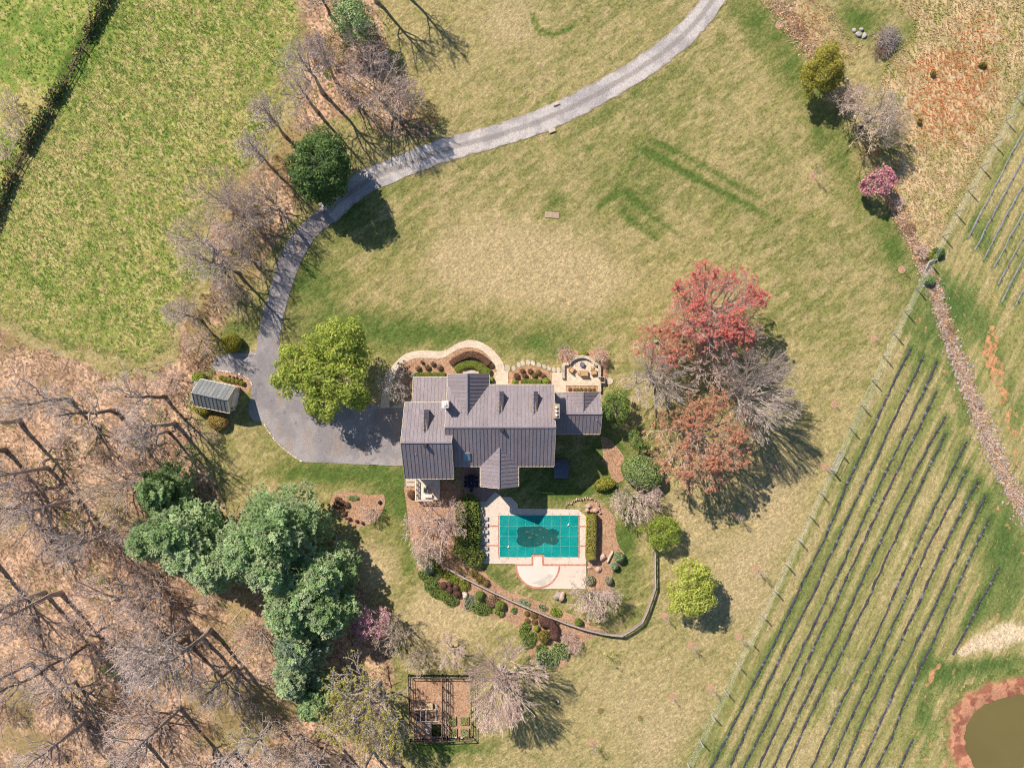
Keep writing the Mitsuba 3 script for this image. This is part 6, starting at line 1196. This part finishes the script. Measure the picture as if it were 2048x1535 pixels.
for p in ((270, 745), (390, 745), (690, 745), (300, 980), (690, 980)):
    c = G(*ZG(*p), 1.7); m = MB(); m.tube([[c[0], c[1], 0], c], .045, 'white_metal', 6); m.build(tr_ + '__post')
for i, (x0, y0, x1, y1, cl, lb) in enumerate([(505, 760, 690, 980, 'soil', 'brown raised bed under the pipe trellis'), (490, 1010, 590, 1220, 'rock_pink', 'narrow pinkish raised bed below the trellis'), (290, 760, 490, 970, 'core_brown', 'dark raised bed left under the trellis'), (600, 1020, 800, 1270, 'core', 'dark raised bed beside the central path'), (930, 890, 1070, 1050, 'grass_dark', 'green planted bed, upper left of the four right beds'), (1160, 890, 1310, 1040, 'spring', 'green planted bed, upper right of the four right beds'), (930, 1120, 1080, 1280, 'grass_dark', 'planted bed, lower left of the four right beds'), (1160, 1120, 1320, 1280, 'juniper', 'planted bed, lower right of the four right beds')]):
    a, b = G(*ZG(x0, y0), .3), G(*ZG(x1, y1), .3); t = thing('raised_bed', lb, 'raised bed'); cx, cy, w, d = (a[0] + b[0]) / 2, (a[1] + b[1]) / 2, b[0] - a[0], a[1] - b[1]
    for s in (-1, 1):
        MB().box([cx, cy + s * d / 2, .17], [w + .1, .08, .34], 'wood_tan').build(t + '__board'); MB().box([cx + s * w / 2, cy, .17], [.08, d - .09, .34], 'wood_tan').build(t + '__board')
    MB().box([cx, cy, .14], [w - .09, d - .09, .26], 'core_brown' if cl in ('grass_dark', 'spring', 'juniper') else cl).build(t + '__soil')
    if cl in ('grass_dark', 'spring', 'juniper'):
        r_ = np.random.default_rng(i); q = np.column_stack([r_.uniform(cx - w * .42, cx + w * .42, 260), r_.uniform(cy - d * .42, cy + d * .42, 260), r_.uniform(.3, .5, 260)])
        leaf_mb(r_, q, np.tile([0, 0, 1.0], (260, 1)), .09, [cl, 'holly_mid', 'dormant']).build(t + '__plants')
for i, (zx, zy) in enumerate([(1070, 1270), (1185, 1280)]):
    c = G(*ZG(zx, zy), .3); t = thing('bucket', ['white bucket left of the path in the garden', 'white bucket right of the path in the garden'][i], 'bucket'); MB().cyl([c[0], c[1], .02], [c[0], c[1], .38], .13, .17, 'white', 12).build(t + '__body'); MB().cyl([c[0], c[1], .38], [c[0], c[1], .4], .18, .18, 'cream', 12).build(t + '__lid')
t = thing('compost_bin', 'pale wooden bin at the top of the trellis', 'bin'); c = G(*ZG(570, 695), .6); 
for s in (-1, 1): MB().box([c[0] + s * .45, c[1], .35], [.06, .6, .7], 'cream').build(t + '__side'); MB().box([c[0], c[1] + s * .33, .35], [.84, .06, .7], 'cream').build(t + '__side')
MB().box([c[0], c[1], .55], [.8, .55, .06], 'straw').build(t + '__fill')
# ---------------------------------------------------------------- deer fence, gate, saplings, vineyard
df = thing('deer_fence', 'tall wire deer fence running along the vineyard edge', 'fence')
fpts = [G(x, y) for x, y in FENCE[1:]]
for p in fpts:
    m = MB(); m.tube([[p[0], p[1], -.1], [p[0], p[1], 2.5]], .10, 'steel', 7); m.build(df + '__post')
for a, b in zip(fpts[:-1], fpts[1:]):
    m = MB(); n = 26
    for z in np.linspace(.08, 2.3, 12): m.tube([[a[0], a[1], z], [b[0], b[1], z]], .004, 'wire', 3)
    for k in range(1, n):
        q = a + (b - a) * k / n; m.tube([[q[0], q[1], .05], [q[0], q[1], 2.3]], .0035, 'wire', 3)
    tag(m.build(df + '__wire_mesh'), 'woven wire', None, None, 'stuff')
gt = thing('field_gate', 'metal field gate in the vineyard fence by the orange tree', 'gate')
a, b = G(1678, 902), G(1661, 937)
m = MB()
for z in (.3, .8, 1.3, 1.8, 2.3): m.tube([[a[0], a[1], z], [b[0], b[1], z]], .035, 'steel', 5)
m.build(gt + '__rails'); 
for q in (a, b): m = MB(); m.tube([[q[0], q[1], 0], [q[0], q[1], 2.5]], .06, 'steel', 6); m.build(gt + '__upright')
SAP = [(1624, 352, 3.2, 'upper lawn right of the green stripes'), (1803, 539, 2.0, 'by the fence where the swale meets it'), (1748, 676, 1.6, 'second from the top along the vineyard fence'), (1668, 808, 1.6, 'right of the grey vase tree'), (1648, 934, 2.6, 'left of the field gate'), (1550, 935, 1.4, 'inside the shadow of the grey vase tree'), (1472, 1029, 3.4, 'below the shadow of the orange tree'), (1513, 1137, 3.6, 'above right of the lime yellow tree'), (1329, 1231, 2.6, 'left of the lime yellow tree'), (1478, 1272, 2.6, 'at the tip of the lime yellow tree shadow'), (1382, 1289, 3.0, 'below the lime yellow tree'), (1421, 1374, 2.8, 'lower right lawn beside the fence'), (1344, 1393, 2.0, 'lower lawn left of the fence'), (1184, 1483, 3.4, 'bottom lawn right of the garden'), (1558, 52, .9, 'at the upper right lawn corner')]
tr, lm, tw, _ = proto('sapling')
for i, (px, py, h, lb) in enumerate(SAP):
    x, y = place_xy(px, py)
    k = sheet('mulch_ring', rag(Point(x, y).buffer(.62), .1, .25, i),   .05, 'mat_ring', 'round mulch patch of the young tree ' + lb)
    t = thing('young_tree', 'young leafless tree in a mulch ring, ' + lb, 'tree', 'young trees in mulch rings')
    for nm, d in (('trunk', tr), ('limbs', lm), ('twigs', tw)): put(f'{t}__{nm}', d, x, y, i * 47, (h / 3.2,) * 2 + (h / 3.2,))
scene['vine_stake_source'] = {'type': 'shapegroup', 'stake': MB().box([0, 0, .3], [.05, .05, .6], 'wood_tan').box([.04, .02, .25], [.09, .09, .5], 'tube').ply()}
stake = {'type': 'instance', 'source': {'type': 'ref', 'id': 'vine_stake_source'}}
rlabel = lambda i: (f'{ORD[i]} dark vineyard row from the left below the stream' if i < 11 else ['short dark vineyard row beside the orange tyre tracks', 'shortest dark vineyard row at the bottom edge'][i - 11] if i < 13 else f'{ORD[i - 13]} grey vineyard row from the left in the upper right block')
for i, r_ in enumerate(ROWS):
    rng = np.random.default_rng(700 + i)
    t = thing('vineyard_row', rlabel(i), 'vineyard row', 'rows of young vines')
    c = np.array(Q(spline(r_, 14 if len(r_) > 3 else 24)))
    d = np.linalg.norm(np.diff(c, axis=0), axis=1); s = np.concatenate([[0], np.cumsum(d)]); q = np.arange(0, s[-1], .3)
    c = np.stack([np.interp(q, s, c[:, k]) for k in (0, 1)], -1)
    tg = np.gradient(c, axis=0); tg /= np.linalg.norm(tg, axis=1, keepdims=True); nr = np.stack([-tg[:, 1], tg[:, 0]], 1)
    p3 = np.column_stack([c * .6, np.full(len(c), i * 3.0)])
    c = c + nr * ((meshkit.fbm(p3, 3, 1) - .5) * .34)[:, None]
    w = (.17 if i < 13 else .15) * np.clip(1.9 * meshkit.fbm(p3 * 2.2, 3, 9) + .1, .55, 1.4)
    V = np.stack([np.column_stack([c + nr * w[:, None], np.full(len(c), .03)]), np.column_stack([c + nr * (w * .5)[:, None], np.full(len(c), .12)]), np.column_stack([c - nr * (w * .5)[:, None], np.full(len(c), .11)]), np.column_stack([c - nr * w[:, None], np.full(len(c), .02)])], 1)
    m_ = len(c); a, b = np.meshgrid(np.arange(m_ - 1), np.arange(3), indexing='ij')
    f = np.stack([a * 4 + b, a * 4 + b + 1, (a + 1) * 4 + b + 1, (a + 1) * 4 + b], -1).reshape(-1, 4)
    mb = MB().add(V.reshape(-1, 3), f, 'plastic' if i < 13 else 'mat_grey'); mb.u[-1][:, 0] = np.repeat(np.where(rng.uniform(0, 1, m_) < .06, 3.0, rng.uniform(.1, .9, m_)), 4)
    if i >= 13: mb.u[-1][:, 0] = np.repeat(rng.uniform(.2, .7, m_), 4)
    mb.build(t + '__weed_mat')
    for k in range(3, m_ - 2, 6 if i < 13 else 8):
        put(t + '__vine_stake', stake, c[k, 0] + rng.normal(0, .04), c[k, 1], rng.uniform(0, 90), (1, 1, rng.uniform(.7, 1.2)), .05)
# headwalls by the drive, brush pile, lawn box, small lawn things
for px, py, lb in ((1112, 208, 'low pale stone headwall on the upper side of the drive'), (1104, 262, 'low pale stone headwall on the lower side of the drive')):
    c = G(px, py); t = thing('headwall', lb, 'wall')
    MB().box([c[0], c[1], .1], [1.0, .45, .2], 'rock_grey', .35).build(t + '__pier'); MB().box([c[0], c[1], .23], [1.1, .55, .06], 'stone_pale', .35, bev=.02).build(t + '__cap')
t = thing('brush_pile', 'dark grey pile of cut brush on the mown island in the upper right', 'brush pile'); rng = np.random.default_rng(9)
c = place_xy(1771, 84); m = MB()
n = 420; a = rng.uniform(0, 3.14, n); o = rng.normal(0, 1, (n, 2)) * [.75, 1.15] @ rotz(-.5)[:2, :2].T; z = rng.uniform(0, 1.2, n) * np.exp(-(o ** 2).sum(1) * .25); L = rng.uniform(.4, 1.1, n)
P0 = np.column_stack([c + o, z + .05]); D = np.column_stack([np.cos(a), np.sin(a), rng.normal(0, .25, n)]) * L[:, None]
v, f = tubes(np.stack([P0 - D, P0 + D], 1), np.tile([[.04, .02]], (n, 1)), 3); m.add(v, f, 'bark_pale', np.repeat(rng.uniform(.1, .9, n), 6)); tag(m.build(t + '__branches'), 'cut branches', None, None, 'stuff')
mm = trimesh.creation.icosphere(2, 1); MB().add(np.array(mm.vertices) * [1.1, 1.5, .7] @ rotz(-.5).T + [*c, .1], mm.faces, 'core_brown').build(t + '__core')
for i, (px, py, s) in enumerate([(1716, 70, .6), (1728, 72, .5), (1708, 62, .4), (1722, 60, .35)]):
    m = MB(); m.add(*boulder(px, py, s, s * .7, .3, i, 60 + i), 'rock_grey'); tag(m.build('boulder', 'matte', True), ['largest grey rock', 'second grey rock', 'left small grey rock', 'upper small grey rock'][i] + ' in the straw island of the upper right', 'boulder')
bare('bare_shrub', 'brush2', 1755, 105, 'pink brown brush left of the dark brush pile', .6, .4, cat='shrub')
t = thing('well_cover', 'pale rectangular concrete cover in the front lawn', 'cover'); c = G(1104, 430); MB().box([c[0], c[1], .06], [2.3, .95, .10], 'wood_tan', -.08, bev=.02).build(t + '__slab')
t = thing('lawn_sprayer', 'small black and white object on the lower lawn', 'object'); c = G(1114, 1404); MB().box([c[0], c[1], .15], [.4, .5, .3], 'dark_metal', .5, bev=.03).build(t + '__body'); MB().box([c[0] + .2, c[1] + .2, .18], [.25, .25, .3], 'white', .5, bev=.03).build(t + '__tank')
k = MB().tube([G(1085, 984, .1), G(1100, 985.5, .1), G(1108, 986, .1)], .07, 'yellow', 6).build('pool_noodle'); tag(k, 'yellow foam tube lying on the shaded lawn', 'foam tube')
for px, py, i in ((1203, 1420, 0), (1280, 1437, 1)):
    sheet('bare_patch', rag(Point(*place_xy(px, py)).buffer(.5), .25, .2, i + 70), .05, 'mat_bank', ['left', 'right'][i] + ' orange bare soil patch on the lower lawn')
# ---------------------------------------------------------------- hedgerow and paddock fence at the upper left
hf = thing('paddock_fence', 'old post fence in the dark hedgerow of the upper left', 'fence')
hp = [(235, -40), (205, 12), (180, 60), (160, 95), (146, 128), (120, 175), (100, 205), (78, 245), (56, 285), (30, 330), (12, 370), (-6, 420), (-30, 480)]
hq = [G(x, y, 1.2) for x, y in hp]
for p in hq: MB().box([p[0], p[1], .65], [.16, .16, 1.4], 'bark_dark').build(hf + '__post')
for a, b in zip(hq[:-1], hq[1:]):
    for z in (.5, 1.1): m = MB(); bar(m, [a[0], a[1], z], [b[0], b[1], z], .05, .13, 'bark_dark'); m.build(hf + '__rail')
rng = np.random.default_rng(77); pts = spline(hp, 20); p = []; 
for x, y in pts[::1]:
    d_ = 1.0 if (y < 72 or 165 < y < 205 or 220 < y < 300 or y > 345) else .16
    for _ in range(int(20 * d_)): p.append([*G(x + rng.normal(4, 5), y + rng.normal(1, 4))[:2], rng.uniform(.05, 1.5) * d_])
p = np.array(p); k = leaf_mb(rng, p, None, .26, ['holly', 'dormant', 'olive', 'holly_mid', 'brown', 'spring']).build('hedgerow_weeds'); tag(k, 'dark weedy brambles along the old fence', 'brambles', None, 'stuff')
# ---------------------------------------------------------------- stream stones
rng = np.random.default_rng(31); SL = np.array(Q(STREAM)); s = np.concatenate([[0], np.cumsum(np.linalg.norm(np.diff(SL, axis=0), axis=1))])
n = 3000; u = rng.uniform(0, s[-1], n); base = np.stack([np.interp(u, s, SL[:, k]) for k in (0, 1)], -1); base += rng.normal(0, .80, (n, 2)) * (.65 + .6 * meshkit.noise(np.column_stack([u * .25, u * 0, u * 0])))[:, None]
ico = trimesh.creation.icosphere(0, 1.0); v0 = np.array(ico.vertices)
sz = rng.uniform(.06, .2, (n, 1)) * rng.uniform(.6, 1.4, (n, 1)); zz = ground_z(base[:, 0], base[:, 1])
V = v0[None] * (1 + rng.uniform(-.3, .3, (n, 12, 1))) * sz[:, None] * [1, 1.2, .7]
V += np.column_stack([base, zz + .04])[:, None]
mb = MB().add(V.reshape(-1, 3), (ico.faces[None] + np.arange(n)[:, None, None] * 12).reshape(-1, 3)); cc = np.array([PI_[c] for c in ('rock_grey', 'rock_pink', 'rock', 'bark_pale', 'dormant')])[rng.integers(0, 5, n)] + .5
mb.u[-1] = np.stack([np.repeat(rng.uniform(.05, .7, n), 12), np.repeat(cc, 12)], -1); tag(mb.build('stream_stones'), 'grey and pink stones filling the narrow stream bed', 'stones', None, 'stuff')
for i, (px, py, s_) in enumerate([(1878, 505, .6), (1865, 512, .5), (1860, 560, .55)]):
    shrub('green_shrub', ['dark green shrub where the fence crosses the stream', 'olive shrub left of the stream crossing', 'green shrub below the stream crossing'][i], px, py, s_ * 1.6, s_ * 1.3, s_ * 1.8, [['holly_mid', 'holly'], ['olive', 'spring'], ['pine', 'holly_mid']][i], leaf=.12, clip=.3, tilt=1.1)
fr = thing('culvert_rail', 'grey curved pipe across the stream at the fence', 'pipe'); m = MB(); m.tube([G(1874, 512, .5), G(1866, 518, .6), G(1858, 524, .5), G(1852, 537, .3)], .12, 'steel', 6); m.build(fr + '__pipe')
for i, (px, py) in enumerate([(1966, 129), (1867, 147), (1840, 243)]):
    shrub('yellow_shrub', ['largest yellow bush in the orange field', 'yellow bush left of the largest in the orange field', 'lower yellow bush in the orange field'][i], px, py, [.6, .4, .4][i], .4, .7, ['gold_green', 'olive', 'dormant'], leaf=.09, clip=.4, tilt=1.1)
# fallen limbs on the woodland floor
rng = np.random.default_rng(88); x, y = rng.uniform(-84, -18, 1500), rng.uniform(-63, 6, 1500); ok = region_at(x, y) == names.index('woodland'); x, y = x[ok], y[ok]; n = len(x)
a = rng.uniform(0, 6.28, n); L = rng.uniform(.4, 1.9, n); q = np.column_stack([x, y, np.full(n, .06)]); d = np.column_stack([np.cos(a), np.sin(a), rng.uniform(-.02, .12, n)]) * L[:, None]
P0 = np.stack([q - d, q + rng.normal(0, .12, (n, 3)) * [1, 1, .2] + [0, 0, .05], q + d], 1); v, f = tubes(P0, np.stack([.018 + .014 * L, .016 + .012 * L, .012 + 0 * L], 1), 3)
m = MB().add(v, f, 'twig', np.repeat(rng.uniform(.15, .75, n), 9)); tag(m.build('fallen_branches'), 'fallen branches scattered over the leaf litter', 'branches', None, 'stuff')
# dry brush in the ditch between the redbud and the stream, and in the swale at the top
rng = np.random.default_rng(55); V, RR, CC = [], [], []
for line, wd, n in (([(1750, 345), (1785, 400), (1805, 445), (1835, 495), (1850, 530)], 14, 3600), ([(1858, 545), (1890, 640), (1920, 730), (1960, 830), (2006, 940), (2045, 1010)], 13, 5200), ([(1545, -10), (1580, 45), (1625, 100), (1670, 150)], 22, 2600)):
    c = spline(line, 12); u = rng.uniform(0, len(c) - 1.01, n); i = u.astype(int); q = c[i] + (c[i + 1] - c[i]) * (u - i)[:, None] + rng.normal(0, wd * .5, (n, 2))
    x, y = (q[:, 0] - 1024) / S, (767.5 - q[:, 1]) / S; z = ground_z(x, y); L = rng.uniform(.15, .55, n); a = rng.uniform(0, 6.28, n)
    d = np.column_stack([np.cos(a), np.sin(a), rng.uniform(.2, 1.2, n)]) * L[:, None]; s_ = np.column_stack([-np.sin(a), np.cos(a), a * 0]) * rng.uniform(.03, .10, (n, 1)); b = np.column_stack([x, y, z])
    V.append(np.stack([b - s_, b + s_, b + d], 1).reshape(-1, 3)); RR.append(np.repeat(rng.uniform(.2, .9, n), 3)); CC.append(np.repeat(np.array([PI_[k] for k in ('brown', 'dormant', 'twig_tan', 'rust_straw', 'straw', 'twig_pink')])[rng.integers(0, 6, n)] + .5, 3))
V = np.vstack(V); mb = MB().add(V, np.arange(len(V)).reshape(-1, 3)); mb.u[-1] = np.stack([np.concatenate(RR), np.concatenate(CC)], -1); tag(mb.build('ditch_brush'), 'brown dead brush along the ditch and stream on the right', 'brush', None, 'stuff')
for i, (px, py, s_) in enumerate([(1790, 405, .55), (1815, 455, .5), (1840, 505, .55), (1900, 660, .35), (1955, 800, .4), (1600, 60, .45)]):
    bare('bare_shrub', 'brush2' if i % 2 else 'brush', px, py, ['uppermost brown brush in the ditch below the redbud', 'second brown brush in the ditch below the redbud', 'brown brush where the ditch meets the fence', 'small brush on the upper stream bank', 'small brush on the lower stream bank', 'brown brush in the swale at the top'][i], s_, s_ * .7, cat='shrub')
# ---------------------------------------------------------------- tussocks (uncountable grass)
def tufts(key, label, n, reg, seed, cols_fn, hmin, hmax, w, cond=None, blades=4, lean=.45):
    rng = np.random.default_rng(seed)
    x, y = rng.uniform(-84, 84, n), rng.uniform(-64, 64, n)
    r_ = region_at(x, y); ok = np.isin(r_, [names.index(q) for q in reg])
    x, y = x[ok], y[ok]
    if cond is not None: ok = cond(x, y, rng); x, y = x[ok], y[ok]
    n = len(x); z = ground_z(x, y)
    a = rng.uniform(0, 6.28, (n, 1)) + np.arange(blades) * 6.283 / blades + rng.normal(0, .3, (n, blades))
    h = rng.uniform(hmin, hmax, (n, 1)) * rng.uniform(.7, 1.2, (n, blades))
    d = np.stack([np.cos(a), np.sin(a)], -1); sd_ = np.stack([-np.sin(a), np.cos(a)], -1)
    b = np.stack([x, y], -1)[:, None]
    ww = w * rng.uniform(.6, 1.3, (n, 1, 1))
    v = np.stack([np.concatenate([b - sd_ * ww, np.broadcast_to(z[:, None, None] - .03, (n, blades, 1))], -1), np.concatenate([b + sd_ * ww, np.broadcast_to(z[:, None, None] - .03, (n, blades, 1))], -1), np.concatenate([b + d * (h * lean * 1.4 + .05)[..., None], (z[:, None] + h)[..., None]], -1)], 2).reshape(-1, 3)
    mb = MB().add(v, np.arange(len(v)).reshape(-1, 3)); c = cols_fn(x, y, rng)
    mb.u[-1] = np.stack([np.repeat(rng.uniform(.25, .85, n), blades * 3), np.repeat(c + .5, blades * 3)], -1)
    tag(mb.build(key, 'leaf'), label, 'grass', None, 'stuff')
def noise2(x, y, f, s): return meshkit.fbm(np.column_stack([x * f, y * f, x * 0 + s]), 3, s)
def pick(x, y, rng, stops, f=.25, s=3, jit=.28, g=.5):
    t = noise2(x, y, f, s) + (rng.uniform(0, 1, len(x)) - .5) * jit + .12 * green_at(x, y) * g * 4
    out = np.zeros(len(x))
    for th, nm in stops: out = np.where(t > th, PI_[nm], out)
    return out
tufts('meadow_grass', 'tussocks of straw and green grass over the meadow', 380000, ['meadow'], 1, lambda x, y, r: pick(x, y, r, [(-9, 'straw'), (.36, 'grass_yellow'), (.53, 'grass_green'), (.74, 'grass_dark')], .9, 3, .75), .05, .20, .075, lean=.8)
tufts('pasture_grass', 'short bright green grass of the pasture', 120000, ['pasture'], 2, lambda x, y, r: pick(x, y, r, [(-9, 'straw'), (.36, 'grass_yellow'), (.48, 'grass_green'), (.62, 'grass_dark')]), .05, .16, .10, lean=.8)
orange = lambda x, y: blobs(*px_of(x, y), [(1900, 210, 70, 75, 30, 1), (1930, 130, 60, 25, 10, .8), (1850, 130, 40, 14, -20, .6), (1960, 60, 60, 40, 0, .4), (1600, 60, 60, 40, -40, .5), (1800, 430, 20, 70, -20, .5)])
def scol(x, y, r):
    t = noise2(x, y, .5, 8) + (r.uniform(0, 1, len(x)) - .5) * .4
    c = np.where(t > .62, PI_['grass_yellow'], np.where(t > .46, PI_['straw'], PI_['straw_pale']))
    return np.where(orange(x, y) * 1.5 > r.uniform(.2, 1.0, len(x)), PI_['rust_straw'], c)
tufts('straw_grass', 'pale and rust straw tussocks in the upper right field', 260000, ['scrub'], 3, scol, .08, .26, .12)
tufts('woodland_grass', 'thin green and straw grass on the woodland floor', 60000, ['woodland'], 4, lambda x, y, r: pick(x, y, r, [(-9, 'straw'), (.45, 'grass_yellow'), (.55, 'grass_green')]), .08, .28, .09, lambda x, y, r: (noise2(x, y, .16, 21) > .56) | ((px_of(x, y)[1] < 720) & (noise2(x, y, .3, 5) > .42)))
